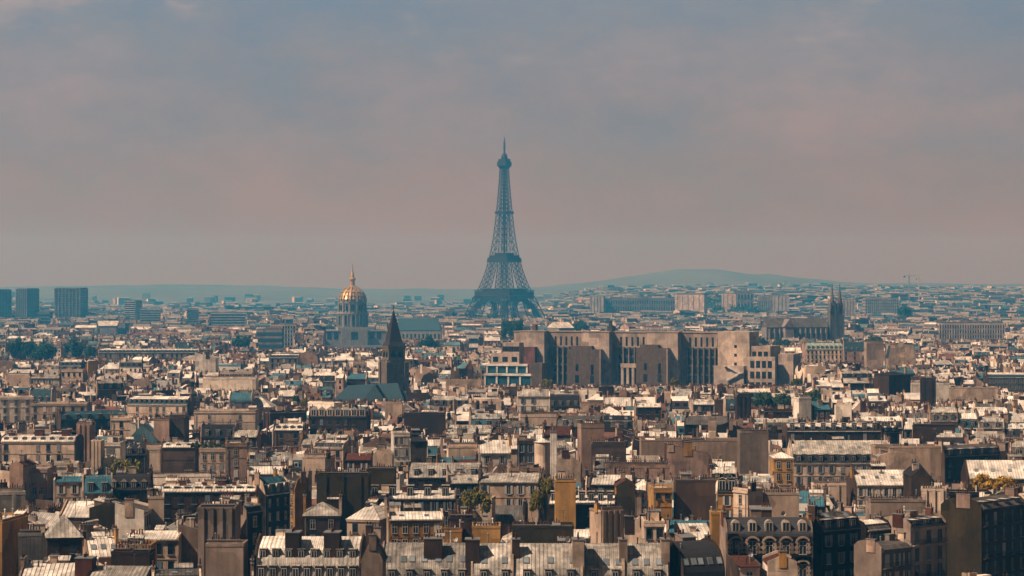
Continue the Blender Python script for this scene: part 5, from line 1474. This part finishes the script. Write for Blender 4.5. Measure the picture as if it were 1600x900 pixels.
def far_block(name, label, cat, x0, x1, yt, D, depth, col, floors, rz=0.0, zg=0.0, short=None, piers=0, band='glass', group=None, roof=None):
    w = (x1 - x0) / F * D / 2
    top = Z(yt, D)
    root = thing(name, label, cat, (X((x0 + x1) / 2, D), D, 0), R(rz), group)
    cs, sn = math.cos(R(abs(rz))), math.sin(R(abs(rz)))
    if rz: w = max(w * .3, w - depth / 2 * sn) / cs
    part(root, 'wall', MB().box(-w, w, -depth / 2, depth / 2, 0, top), ['plaster'], col)
    part(root, 'roof', MB().box(-w * .96, w * .96, -depth * .45, depth * .45, top + .01, top + (1.2 if not roof else roof)), ['zincd'])
    fh = (top - zg) / (floors + .5) if floors else 0
    for k in range(floors):
        z0 = top - (k + .9) * fh
        part(root, 'window_band', MB().box(-w * .97, w * .97, -depth / 2 - .35, -depth / 2 - .01, z0, z0 + fh * .5)
             .box(w + .01, w + .3, -depth * .45, depth * .45, z0, z0 + fh * .5).box(-w - .3, -w - .01, -depth * .45, depth * .45, z0, z0 + fh * .5), [band])
    if piers:
        m = MB()
        for k in range(piers + 1):
            x = -w + 2 * w * k / piers
            m.box(x - w * .35 / piers, x + w * .35 / piers, -depth / 2 - .9, -depth / 2 - .36, 0, top)
        part(root, 'piers', m, ['plaster'], col)
    BLOCKERS.append((x0, x1, yt + (HY + (CAMH - zg) / D * F - yt) * .75, D, X((x0 + x1) / 2, D), D, max(w, depth / 2) * .9))
    if short: SHORTS.append(((x0 + x1) / 2, yt + 10, short))
def far_things():
    dk = (.10, .09, .085); pl = (.34, .29, .24); mdc = (.22, .19, .17)
    g = 'high rise slabs on the skyline'
    far_block('tower_block', 'hazy teal tower block cut by the edge of the picture', 'tower block', -14, 19, 453, 4300, 30, dk, 22, 20, 0, 'edge tower block', 5, group=g)
    far_block('tower_block', 'narrow hazy tower block with one pale side, second of three', 'tower block', 27, 60, 451.5, 4300, 32, dk, 22, -30, 0, 'narrow tower block', 5, group=g)
    far_block('tower_block', 'widest dark teal tower block, third of three on the skyline', 'tower block', 88, 136, 450.5, 4250, 34, dk, 22, -14, 0, 'wide tower block', 7, group=g)
    far_block('office_block', 'low dark block between the second and third tower blocks', 'office', 61, 80, 488.5, 4200, 30, dk, 4)
    far_block('office_tower', 'pale blue-grey office tower standing beside a long slab', 'office', 196, 221, 470, 4400, 30, pl, 12, -16, 0, 'pale office tower')
    far_block('office_block', 'long hazy office slab attached to the pale office tower', 'office', 220, 253, 483, 4380, 25, pl, 7)
    far_block('apartment_tower', 'upright pale apartment block among the hazy roofs before the dome', 'apartment block', 290, 312, 483, 4100, 25, pl, 9, 8)
    far_block('apartment_tower', 'long pale apartment bar with close floors in the far haze', 'apartment block', 330, 386, 489, 4000, 18, pl, 6, 0)
    far_block('office_block', 'cream cube on the hazy plain left of the golden dome', 'office', 443, 460, 494, 3600, 25, (.5, .42, .33), 2)
    far_block('office_block', 'white gridded office block just left of the domed church', 'office', 442, 463, 507, 2500, 18, (.4, .37, .33), 7, 0, 0, 'white gridded block', 5)
    far_block('office_block', 'wide teal roofed block left of the white gridded block', 'office', 402, 442, 515, 2450, 20, mdc, 4, 0, band='slatet')
    far_block('school_building', 'very long pale building with two rows of even windows', 'school', 1465, 1568, 505, 2600, 25, (.45, .36, .29), 4, -4, 8, 'long two-row building', 26)
    far_block('palace_pavilion', 'pale palace pavilion with tall bays right of the lattice tower', 'palace', 922, 946, 463, 4700, 30, pl, 0, -10, 20, 'first palace pavilion', 4)
    far_block('palace_wing', 'long colonnaded palace wing between two pale pavilions', 'palace', 946, 1058, 466, 4720, 20, mdc, 2, 0, 20, 'colonnaded wing', 30)
    far_block('palace_pavilion', 'warm lit palace pavilion ending the colonnaded wing', 'palace', 1056, 1106, 460.5, 4700, 34, (.48, .37, .29), 0, -18, 20, 'lit palace pavilion', 5, roof=3)
    far_block('palace_pavilion', 'lit cream block at the start of the second palace wing', 'palace', 1128, 1152, 459, 4720, 30, (.50, .38, .29), 0, -10, 20, 'cream palace block', 3)
    far_block('palace_wing', 'broad grey-roofed block stepping up behind the cream palace block', 'palace', 1146, 1176, 455, 4780, 30, mdc, 2, 0, 20, None, 6)
    far_block('palace_wing', 'second colonnaded palace wing beyond the tree slope', 'palace', 1184, 1212, 463, 4720, 20, pl, 1, 0, 20, None, 10)
    far_block('palace_pavilion', 'tall-bayed palace pavilion left of the twin spires', 'palace', 1208, 1234, 462, 4700, 30, pl, 0, -8, 20, None, 4)
    far_block('office_block', 'hazy gridded office range right of the twin spires', 'office', 1350, 1402, 466, 4400, 30, pl, 5, 0, 20, 'hazy gridded range', 16)
    far_block('office_block', 'pale building with tall bays touching the twin spires', 'office', 1312, 1334, 468, 4300, 30, (.42, .34, .27), 0, 0, 10, None, 5)
    far_block('office_block', 'low white house on the haze line beyond the teal hall', 'house', 729, 749, 523, 2450, 16, (.62, .58, .52), 2)
    far_block('sports_hall', 'large hall whose white roof catches the sun on the left plain', 'hall', 152, 200, 506, 3300, 50, mdc, 1, 0, 0, 'white roofed hall')
    r = thing('glass_roofed_hall', 'small hall with gleaming white gable roof beyond the college', 'hall', (X(876, 2600), 2600, 0), R(30))
    part(r, 'wall', MB().box(-9, 9, -12, 12, 0, Z(512, 2600)), ['plaster'], mdc)
    part(r, 'roof', MB().prism([(-12.5, Z(512, 2600) + .01), (0, Z(503, 2600)), (12.5, Z(512, 2600) + .01)], -9.5, 9.5), ['zincw'])
    block(862, 890, 516, 2600, 18)
    r = thing('white_sloping_roof', 'bright white sloping roof panel on the left plain', 'hall', (X(168, 3250), 3250, 0), 0)
    part(r, 'wall', MB().box(-13, 13, -8, 8, 0, Z(509, 3250)), ['plaster'], mdc)
    part(r, 'roof', MB().prism([(-9, Z(509, 3250) + .01), (8, Z(501.5, 3250)), (9, Z(509, 3250) + .01)], -14, 14), ['zincw'])
    block(150, 186, 512, 3250, 18)
    # tower cranes on the right skyline
    for (px, yt, L, rz, lb) in ((1420.5, 427, 24, 8, 'tall pale tower crane on the right skyline'), (1436, 431, 13, -20, 'shorter tower crane beside the tall crane')):
        D = 5200
        zt = Z(yt, D)
        r = thing('tower_crane', lb, 'crane', (X(px, D), D, 0), R(rz), 'tower cranes on the skyline')
        m = MB()
        zz = 40.0
        while zz < zt - 6:
            for sx, sy in ((-1, -1), (1, -1), (1, 1), (-1, 1)): m.beam((sx, sy, zz), (sx, sy, zz + 4), .5)
            m.beam((-1, -1, zz), (1, -1, zz + 4), .4); m.beam((1, 1, zz), (-1, 1, zz + 4), .4)
            zz += 4
        m.box(-1.4, 1.4, -1.4, 1.4, 0, 40)
        part(r, 'mast', m, ['frame'])
        j_ = MB(); j_.beam((-L * .5, 0, zt - 5), (L, 0, zt - 5), 1.1); j_.beam((0, 0, zt), (L * .8, 0, zt - 4.6), .4); j_.beam((0, 0, zt), (-L * .45, 0, zt - 4.6), .4); j_.beam((0, 0, zt - 5), (0, 0, zt), 1)
        part(r, 'jib', j_, ['frame'])
        part(r, 'counterweight', MB().box(-L * .5, -L * .36, -1, 1, zt - 9, zt - 5.6), ['iron'])

# ------------------------------------------------------------------ filling the city between
rng = random.Random(4)
def corners(x, y, rz, w, d):
    c, s = math.cos(rz), math.sin(rz)
    return [(x + a * w / 2 * c - b * d / 2 * s, y + a * w / 2 * s + b * d / 2 * c) for a, b in ((-1, -1), (1, -1), (1, 1), (-1, 1))]

def city():
    P = []
    seeds = []
    y = 330
    row = 0
    while y < 9200:
        st = 115 if y < 1500 else (190 if y < 4300 else 330)
        half = .2087 * y * 1.10 + 90
        x = -half + (row % 2) * st / 2
        while x < half:
            seeds.append((x + rng.uniform(-.3, .3) * st, y + rng.uniform(-.3, .3) * st, st))
            x += st
        y += st * .9; row += 1
    kd = kdtree.KDTree(len(seeds))
    for i, (x, y, st) in enumerate(seeds): kd.insert((x, y, 0), i)
    kd.balance()
    hs = kdtree.KDTree(len(H) + len(BLOCKERS))
    for i, h in enumerate(H): hs.insert((h['x'], h['y'], 0), i)
    for i, b in enumerate(BLOCKERS): hs.insert((b[4], b[5], 0), len(H) + i)
    hs.balance()
    trees = [(X((t[0] + t[1]) / 2, t[4]), t[4], (t[1] - t[0]) / F * t[4] / 2) for t in TREES]
    for i, (sx, sy, st) in enumerate(seeds):
        a = R(rng.choice([rng.uniform(-10, 8)] * 4 + [rng.uniform(18, 42), rng.uniform(-42, -18)]))
        base = rng.uniform(20.5, 23.5)
        far = sy > 2300
        vfar = sy > 4300
        v = -st * .75
        k = 0
        while v < st * .75:
            dep = rng.uniform(5, 8.5) if not far else (rng.uniform(12, 16) if not vfar else rng.uniform(13, 20))
            uu = -st * .75
            rowh = rng.gauss(0, 1.5)
            while uu < st * .75:
                w = rng.choice([rng.uniform(5, 10), rng.uniform(8, 17)]) if not far else (rng.uniform(9, 26) if not vfar else rng.uniform(12, 38))
                if rng.random() < (.08 if not vfar else .5):
                    uu += w * .6; continue
                cx, cy = uu + w / 2, v + dep / 2
                x = sx + cx * math.cos(a) - cy * math.sin(a); y = sy + cx * math.sin(a) + cy * math.cos(a)
                uu += w + (rng.uniform(.3, 4) if rng.random() < .15 else .28)
                if y < 396 or y > 9000 or abs(x) > .2087 * y * 1.08 + 20: continue
                if any(kd.find((q[0], q[1], 0))[1] != i for q in corners(x, y, a, w * .9, dep * .9)): continue
                # keep clear of the placed houses, landmarks and trees
                bad = False
                for (_, idx, dist) in hs.find_n((x, y, 0), 6):
                    if idx < len(H):
                        h = H[idx]
                        c, s = math.cos(-h['rz']), math.sin(-h['rz'])
                        lx, ly = (x - h['x']) * c - (y - h['y']) * s, (x - h['x']) * s + (y - h['y']) * c
                        # half sizes of this house in the other's frame
                        da = a - h['rz']
                        ex = abs(math.cos(da)) * w / 2 + abs(math.sin(da)) * dep / 2; ey = abs(math.sin(da)) * w / 2 + abs(math.cos(da)) * dep / 2
                        if abs(lx) < h['w'] / 2 + ex + .4 and abs(ly) < h['d'] / 2 + ey + .4: bad = True; break
                    else:
                        b = BLOCKERS[idx - len(H)]
                        if dist < b[6] + min(w, dep) * .6 + 2: bad = True; break
                if bad: continue
                if vfar and (y > 5700 and PX(x, y) < 880 and rng.random() < .80 or y > 7300 and rng.random() < .9): continue
                if any((x - t[0]) ** 2 + (y - t[1]) ** 2 < (t[2] * .9 + 7) ** 2 for t in trees): continue
                turned = rng.random() < .28 and w < 15
                rz = a; ww, dd = w, dep
                if turned:
                    rz = a + (math.pi / 2 if a < 0 else -math.pi / 2); ww, dd = dep, w
                hr = base + rowh + rng.gauss(0, 1.4)
                if rng.random() < .10: hr += rng.uniform(2, 5)
                if rng.random() < .06: hr -= rng.uniform(3, 7)
                kind = rng.choices(['mansard', 'gable', 'flat', 'shed', 'hip', 'round'], [46, 20, 15, 10, 5, 2])[0]
                if dd < 6 and kind == 'mansard': kind = 'gable'
                rise = {'mansard': rng.uniform(3.2, 5.0), 'gable': rng.uniform(2.2, 3.6), 'flat': rng.uniform(.5, 1.2), 'shed': rng.uniform(1.5, 3), 'hip': rng.uniform(2.2, 3.6), 'round': rng.uniform(4.5, 6)}[kind]
                P.append(dict(x=x, y=y, rz=rz, w=ww, d=dd, he=hr - rise, hr=hr, roof=kind, far=far, vfar=vfar, z0=terrain(x, y) if y > 4200 else 0.0))
            v += dep + (rng.uniform(4, 6.5) if k % 2 else rng.uniform(.3, 2.5)) * (1 if not far else 1.6)
            k += 1
    # nothing in front of a placed thing may hide what the photograph shows of it
    keep = []
    blk = [(h['px'][0], h['px'][1], h['yb'], h['y']) for h in H] + [b[:4] for b in BLOCKERS if b[3]] + [(t[0], t[1], t[3] - 3, t[4]) for t in TREES]
    for p in P:
        D = p['y']; r = (p['w'] + p['d']) / 4
        if p['far'] and D > 4400:
            keep.append(p); continue
        a0, a1 = PX(p['x'] - r, D), PX(p['x'] + r, D)
        zmax = 99
        for (b0, b1, yb, Db) in blk:
            if Db > D and b1 > a0 + 1 and b0 < a1 - 1:
                zmax = min(zmax, CAMH - (min(yb, 905) - 1 - HY) / F * D - (2.9 if p['roof'] != 'flat' else 1.0) * (1 if Db < 900 else .5))
        if p['hr'] > zmax:
            dz = p['hr'] - zmax
            p['hr'] -= dz; p['he'] -= dz; p['cut'] = True
            if p['hr'] < 9: continue
        keep.append(p)
    return keep

def skyline(items):
    """near to far: how much of each shows above what stands in front (in picture rows)"""
    occ = np.full(1700, 903.0)
    for p in sorted(items, key=lambda q: q['y']):
        D = p['y']; cs = corners(p['x'], p['y'], p['rz'], p['w'], p['d'])
        pxs = [PX(a, b) for a, b in cs]
        i0, i1 = int(max(0, min(pxs) + 50)), int(min(1699, max(pxs) + 50)) + 1
        z0 = p.get('z0', 0.0)
        if i1 <= i0 or i0 > 1660 or i1 < 40: p['vis'] = 0; p['zlow'] = 99; continue
        top = PY(p['hr'] + z0, D) - (2.0 / D * F if p['roof'] != 'flat' else 1.2 / D * F)
        seg = occ[i0:i1]
        a = max(0, 50 - i0); b = max(a, min(len(seg), 1650 - i0))
        vis = np.maximum(0, seg[a:b] - top)
        p['vis'] = float(vis.sum())
        low = float(seg[a:b].max()) if b > a else 0
        Df = min(q[1] for q in cs)
        p['zlow'] = CAMH - (low - HY) / F * Df
        cov = PY((p['he'] * .6 + p['hr'] * .4) + z0, D)
        m = max(1, int((i1 - i0) * .04))
        seg[m:-m] = np.minimum(seg[m:-m], cov) if len(seg) > 2 * m else seg[m:-m]

FARW = ['cream', 'beige', 'dirty', 'dirty', 'white', 'pink', 'brown', 'brown', 'cream', 'greybeige', 'white', 'brown']
ROOFT = {'light': (.60, .53, .45), 'mid': (.24, .205, .17), 'slate': (.025, .020, .018), 'teal': (.03, .07, .085), 'tile': (.12, .05, .03), 'tealz': (.05, .12, .14)}
def far_house(mb, p):
    """one of the houses too small or too many to be single objects"""
    cx, cy, c, s, z0 = p['x'], p['y'], math.cos(p['rz']), math.sin(p['rz']), p.get('z0', 0.0) - (2 if p.get('z0') else 0)
    D = p['y']
    start = len(mb.v)
    w, d, he, hr, kind = p['w'], p['d'], p['he'], p['hr'], p['roof']
    if kind == 'round': kind = 'mansard'
    jt = lambda col, a=.2: tuple(v * f for v, f in zip(col, [rng.uniform(1 - a, 1 + a)] * 3))
    wc = jt(WALL[rng.choice(FARW)])
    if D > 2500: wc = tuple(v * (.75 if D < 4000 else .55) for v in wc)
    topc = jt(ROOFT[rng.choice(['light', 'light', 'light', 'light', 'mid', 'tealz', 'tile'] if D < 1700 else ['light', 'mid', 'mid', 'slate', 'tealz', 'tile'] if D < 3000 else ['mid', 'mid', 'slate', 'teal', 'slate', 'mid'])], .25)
    slc = jt(ROOFT[rng.choice(['slate', 'slate', 'teal', 'mid', 'teal', 'slate'])], .3)
    mb.tone = wc
    near = D < 2300
    zb = max(0, (he - 12) if D > 700 else 0)
    if kind == 'flat' or (kind == 'hip' and D > 3000):
        mb.box(-w / 2, w / 2, -d / 2, d / 2, 0, he, 0)
        mb.tone = topc; mb.box(-w / 2 + .3, w / 2 - .3, -d / 2 + .3, d / 2 - .3, he + .01, he + .2, 1)
        mb.tone = jt(wc, .2); mb.box(-w / 2, w / 2, -d / 2, -d / 2 + .29, he + .01, hr, 0); mb.box(-w / 2, -w / 2 + .29, -d / 2 + .3, d / 2, he + .01, hr, 0)
    elif kind == 'hip':
        mb.box(-w / 2, w / 2, -d / 2, d / 2, 0, he, 0)
        mb.tone = topc
        rx = max(.1, w / 2 - d / 2)
        mb.hexa([(-w / 2 - .3, -d / 2 - .3, he + .01), (w / 2 + .3, -d / 2 - .3, he + .01), (w / 2 + .3, d / 2 + .3, he + .01), (-w / 2 - .3, d / 2 + .3, he + .01),
                 (-rx, -.1, hr), (rx, -.1, hr), (rx, .1, hr), (-rx, .1, hr)], 1)
    else:
        mb.box(-w / 2 + .2, w / 2 - .2, -d / 2, d / 2, 0, he, 0)
        Pr = profile(kind, d, he, hr, {'f': .62})
        n = len(Pr)
        for i in range(n - 1):
            (a, b), (e, f) = Pr[i], Pr[i + 1]
            mb.tone = slc if (kind == 'mansard' and i in (0, n - 2)) else topc
            mb.face([(-w / 2 + .2, a, b), (w / 2 - .2, a, b), (w / 2 - .2, e, f), (-w / 2 + .2, e, f)], 1)
        pc = jt(WALL[rng.choice(['greybeige', 'dirty', 'beige', 'pink', 'brown', 'cream', 'white'])])
        mb.tone = pc
        Q = [(-d / 2, 0)] + [(max(-d / 2, min(d / 2, y)), z + .4) for y, z in Pr] + [(d / 2, 0)]
        mb.prism(Q, -w / 2, -w / 2 + .19, 0); mb.prism(Q, w / 2 - .19, w / 2, 0)
        if kind == 'mansard' and D < 3200:
            nd = max(1, int(w / rng.uniform(2.8, 3.8)))
            zb_ = he + .5; yb = prof_y(Pr, zb_) + .0
            dh = (hr - he) * .34
            lightd = jt((.5, .45, .38)) if rng.random() < .6 else slc
            for k in range(nd):
                x = -w / 2 + (k + .5) * w / nd
                mb.tone = lightd
                mb.box(x - .62, x + .62, yb, yb + 1.5, zb_, zb_ + dh, (0, 1, 0, 0, 0, 0), (0, 4))
                mb.tone = (.02, .02, .02); mb.face([(x - .36, yb - .02, zb_ + .15), (x + .36, yb - .02, zb_ + .15), (x + .36, yb - .02, zb_ + dh - .25), (x - .36, yb - .02, zb_ + dh - .25)], 2)
    # chimney stacks
    if D < 4300:
        nc = (rng.choice([2, 2, 3, 4]) if kind != 'flat' else rng.choice([0, 1, 1, 2])) if D < 2600 else 2
        for k in range(nc):
            sx = 1 if k % 2 else -1
            L = rng.uniform(.9, 3.0); L = min(L, d * .4)
            x = sx * (w / 2 - .1); y = rng.uniform(-d * .3, d * .25)
            zt = hr + rng.uniform(.3, 1.4)
            mb.tone = jt(WALL[rng.choice(['cream', 'beige', 'dirty', 'brown', 'white', 'pink', 'brick', 'greybeige'])])
            if k > 1: x = rng.uniform(-w * .4, w * .4)
            mb.box(x - .27, x + .27, y - L / 2, y + L / 2, hr - 3.5 if kind != 'flat' else he, zt, 0, (0,))
            if near:
                mb.tone = jt((.10, .045, .028), .4)
                for q in range(max(1, int(L / .8))):
                    yy = y - L / 2 + (q + .5) * L / max(1, int(L / .8))
                    mb.box(x - .11, x + .11, yy - .13, yy + .13, zt + .005, zt + rng.uniform(.4, .9), 0, (0,))
        for _q in range(rng.choice([0, 0, 1, 1]) if D < 2600 else 0):
            x, y, a = rng.uniform(-w * .35, w * .35), rng.uniform(-d * .2, d * .3), rng.uniform(.5, 1.2)
            mb.tone = jt(WALL[rng.choice(['cream', 'white', 'greybeige', 'brown'])])
            mb.box(x - a, x + a, y - 1, y + 1, he if kind == 'flat' else hr - 1.5, hr + rng.uniform(.3, 1.3), 0, (0,))
    # window openings
    mb.tone = (.02, .02, .02)
    if D < 3300 and not (kind == 'flat' and rng.random() < .45):
        nf = 2 if near else 1
        n = max(1, int(w / rng.uniform(2.3, 3.0)))
        z = he - 2.8
        while nf and z > max(p['zlow'] - 2.5, 3):
            for k in range(n):
                if rng.random() < .12: continue
                x = -w / 2 + (k + .5) * w / n
                mb.face([(x - .5, -d / 2 - .03, z), (x + .5, -d / 2 - .03, z), (x + .5, -d / 2 - .03, z + 1.8), (x - .5, -d / 2 - .03, z + 1.8)], 2)
            z -= 3.1; nf -= 1
    elif D >= 3300 and rng.random() < .7:
        for k in range(3):
            z = he - 2.8 - k * 3.3
            if z < 2: break
            mb.face([(-w / 2 + .8, -d / 2 - .05, z), (w / 2 - .8, -d / 2 - .05, z), (w / 2 - .8, -d / 2 - .05, z + 1.2), (-w / 2 + .8, -d / 2 - .05, z + 1.2)], 2)
    for i in range(start, len(mb.v)):
        x, y, z = mb.v[i]
        mb.v[i] = (cx + x * c - y * s, cy + x * s + y * c, z + z0)

def woods():
    """tree masses: palace gardens, river banks, the wooded ridge and the fort hill"""
    r = random.Random(9)
    mb = MB()
    def clump(x, y, z, rad, hgt, n, leaf):
        for k in range(n):
            a = r.uniform(0, 6.28); el = r.uniform(-.1, 1.45); q = r.uniform(.75, 1.05)
            p = Vector((x + rad * q * math.cos(a) * math.cos(el), y + rad * q * math.sin(a) * math.cos(el), z + hgt * (.25 + .75 * math.sin(el) * q)))
            u = Vector((r.gauss(0, 1), r.gauss(0, 1), r.gauss(0, 1))).normalized() * leaf
            w = Vector((r.gauss(0, 1), r.gauss(0, 1), r.gauss(0, 1))).cross(u)
            if w.length < 1e-3: continue
            w = w.normalized() * leaf * .8
            mb.face([tuple(p - u), tuple(p + w), tuple(p + u), tuple(p - w)])
    def belt(px0, px1, D, n, rad, hgt, dD=60, zg=None, leaf=1.6, k=40):
        for i in range(n):
            d = D + r.uniform(-dD, dD)
            x = X(r.uniform(px0, px1), d)
            z = terrain(x, d) if zg is None else zg
            clump(x, d, z, rad * r.uniform(.7, 1.3), hgt * r.uniform(.8, 1.2), k, leaf)
    belt(1118, 1195, 4550, 40, 12, 22, 70, 12)
    belt(1084, 1130, 4900, 22, 12, 30, 60, 22)
    belt(620, 735, 3900, 46, 9, 19, 90, 0)
    belt(735, 870, 3850, 36, 8, 13, 60, 0)
    belt(735, 850, 3880, 22, 8, 16, 40, 0)
    belt(940, 1120, 4450, 40, 9, 17, 90, 4)
    belt(130, 200, 4300, 30, 10, 22, 80, 0)
    belt(1395, 1430, 4200, 16, 10, 22, 50, 4)
    belt(1490, 1600, 4350, 30, 10, 22, 70, 4)
    belt(0, 620, 5600, 150, 13, 20, 500, None, 2.2, 26)
    belt(720, 790, 3950, 30, 9, 24, 60, 0)
    belt(850, 1600, 6700, 120, 13, 16, 700, None, 2.4, 24)
    o = obj('woods', mb.mesh('woods', ['leafd']))
    o['kind'] = 'stuff'; o['label'] = 'hazy green tree masses along the river and hills'
# ------------------------------------------------------------------ build everything
import time
_t0 = time.time()
eiffel(); dome_church(); steeple_church(); twin_spires(); college(); far_things()
for h in H: SHORTS.append(((h['px'][0] + h['px'][1]) / 2, PY(h['hr'], h['y']) + 8, h['short']))
for i, t in enumerate(TREES): build_tree(i, t)
P = city()
lm = []
for h in H: h['z0'] = 0.0
for b in BLOCKERS: pass
skyline(H + P)
P = [p for p in P if p['vis'] > 2.0]
for h in H:
    D = h['y']; h['near'] = D < 560 * 1.12; h['zlow'] = min(h['zlow'], Z(h['yb'] + 4, h['y']))
P.sort(key=lambda p: -p['vis'])
NIND = 300 - len(H)
near_p = [p for p in P if not p['far']]
single = near_p[:NIND]
ids = set(id(p) for p in single)
rest = [p for p in P if id(p) not in ids]

def describe(single):
    used = set(h['label'] for h in H)
    WN = WALLNAME
    groups = {}
    for p in single:
        r = random.Random(int(p['x'] * 13 + p['y'] * 7))
        p['wall'] = r.choices(['cream', 'beige', 'greybeige', 'dirty', 'pink', 'white', 'ochre', 'brown', 'grey', 'charcoal'], [20, 12, 9, 12, 9, 18, 5, 16, 3, 6])[0]
        k = p['roof']
        if k in ('mansard', 'round'):
            p['slope'] = r.choices(['slate', 'slateg', 'slatet', 'zincd', 'tealzinc'], [9, 2, 2.5, 3, .5])[0]
            p['top'] = r.choices(['zinc', 'zincw', 'zincd'], [4, 4, 2])[0]
            p['desc'] = ROOFNAME[p['slope']] + ' mansard'
        else:
            p['top'] = r.choices(['zinc', 'zincw', 'zincd', 'tile', 'tealzinc'], [5, 4, 4, 1.2, .5])[0]
            p['slope'] = p['top']
            p['desc'] = {'flat': 'flat roof', 'gable': ROOFNAME[p['top']] + ' gable roof', 'shed': 'sloping ' + ROOFNAME[p['top']] + ' roof', 'hip': 'hipped ' + ROOFNAME[p['top']] + ' roof'}[k]
        p['blank'] = (k == 'flat' and r.random() < .5)
        wn = 'windowless ' if p['blank'] else ''
        p['look'] = f"{WN[p['wall']]} {wn}house with {p['desc']}"
        px, py = PX(p['x'], p['y']), PY(p['hr'], p['y'])
        p['pp'] = (px, py)
        near_s = sorted(SHORTS, key=lambda s: (s[0] - px) ** 2 + ((s[1] - py) * 2.2) ** 2)[:3]
        def rel(s):
            dx, dy = px - s[0], py - s[1]
            if abs(dy) * 2.2 < abs(dx) * .8: return 'beside the '
            return 'behind the ' if dy < 0 else 'in front of the '
        cands = [rel(s) + s[2] for s in near_s]
        p['cands'] = cands
        p['label'] = None
        for c in cands:
            t = f"{p['look']}, {c}"
            if t not in used and len(t.split()) <= 16:
                used.add(t); p['label'] = t; break
        if p['label'] is None:
            groups.setdefault(f"{p['look']}, {cands[0]}", []).append(p)
    order = ['another', 'yet another']
    for t, lst in groups.items():
        base = [q for q in single if q['label'] == t]
        allq = sorted(base + lst, key=lambda q: q['pp'][0])
        n = len(allq)
        words = {1: ['only'], 2: ['leftmost', 'rightmost'], 3: ['leftmost', 'middle', 'rightmost'], 4: ['leftmost', 'second', 'third', 'rightmost'], 5: ['leftmost', 'second', 'third', 'fourth', 'rightmost']}
        for i, q in enumerate(allq):
            q['label'] = (words[n][i] if n in words else f"number {i + 1}") + ' ' + t
describe(single)
for p in single:
    D = p['y']
    o = {}
    if p['blank']: o['blank'] = 1
    r = random.Random(int(p['x'] * 3 + p['y']))
    if p['blank'] and r.random() < .4: o['flues'] = max(2, int(p['w'] / 3.4))
    o['maxfl'] = 2
    if r.random() < .35: o['blank'] = 1
    p.update(o=o, near=D < 500, name='apartment_house', cat='house')
grp = 'houses of the old city'
for i, h in enumerate(H + single):
    h['group'] = grp
    build_house(h, random.Random(1000 + i))
far = MB(); far.tone = (.3, .3, .3)
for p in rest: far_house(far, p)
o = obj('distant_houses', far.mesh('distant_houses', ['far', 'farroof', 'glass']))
o['kind'] = 'stuff'; o['label'] = 'countless small houses and roofs reaching to the hazy hills'
woods()

# air: pale haze over the whole basin
hz = MB().box(-4600, 4600, -400, 13600, -6, 340)
m = bpy.data.materials.new('haze_air'); m.use_nodes = True
nt = m.node_tree
for n in list(nt.nodes): nt.nodes.remove(n)
out = nt.nodes.new('ShaderNodeOutputMaterial'); pv = nt.nodes.new('ShaderNodeVolumePrincipled')
pv.inputs['Color'].default_value = HAZE_COLOR
pv.inputs['Density'].default_value = HAZE_DENSITY
pv.inputs['Absorption Color'].default_value = (1, 1, 1, 1)
pv.inputs['Anisotropy'].default_value = 0.2
nt.links.new(pv.outputs[0], out.inputs['Volume'])
ho = obj('haze', hz.mesh('haze', [m])); ho['kind'] = 'stuff'; ho['label'] = 'thin teal haze over the city'
print('BUILD', len(H), 'hand', len(single), 'single', len(rest), 'rest', len(far.f), 'faces', len(SC.objects), 'objects', round(time.time() - _t0, 1), 's')
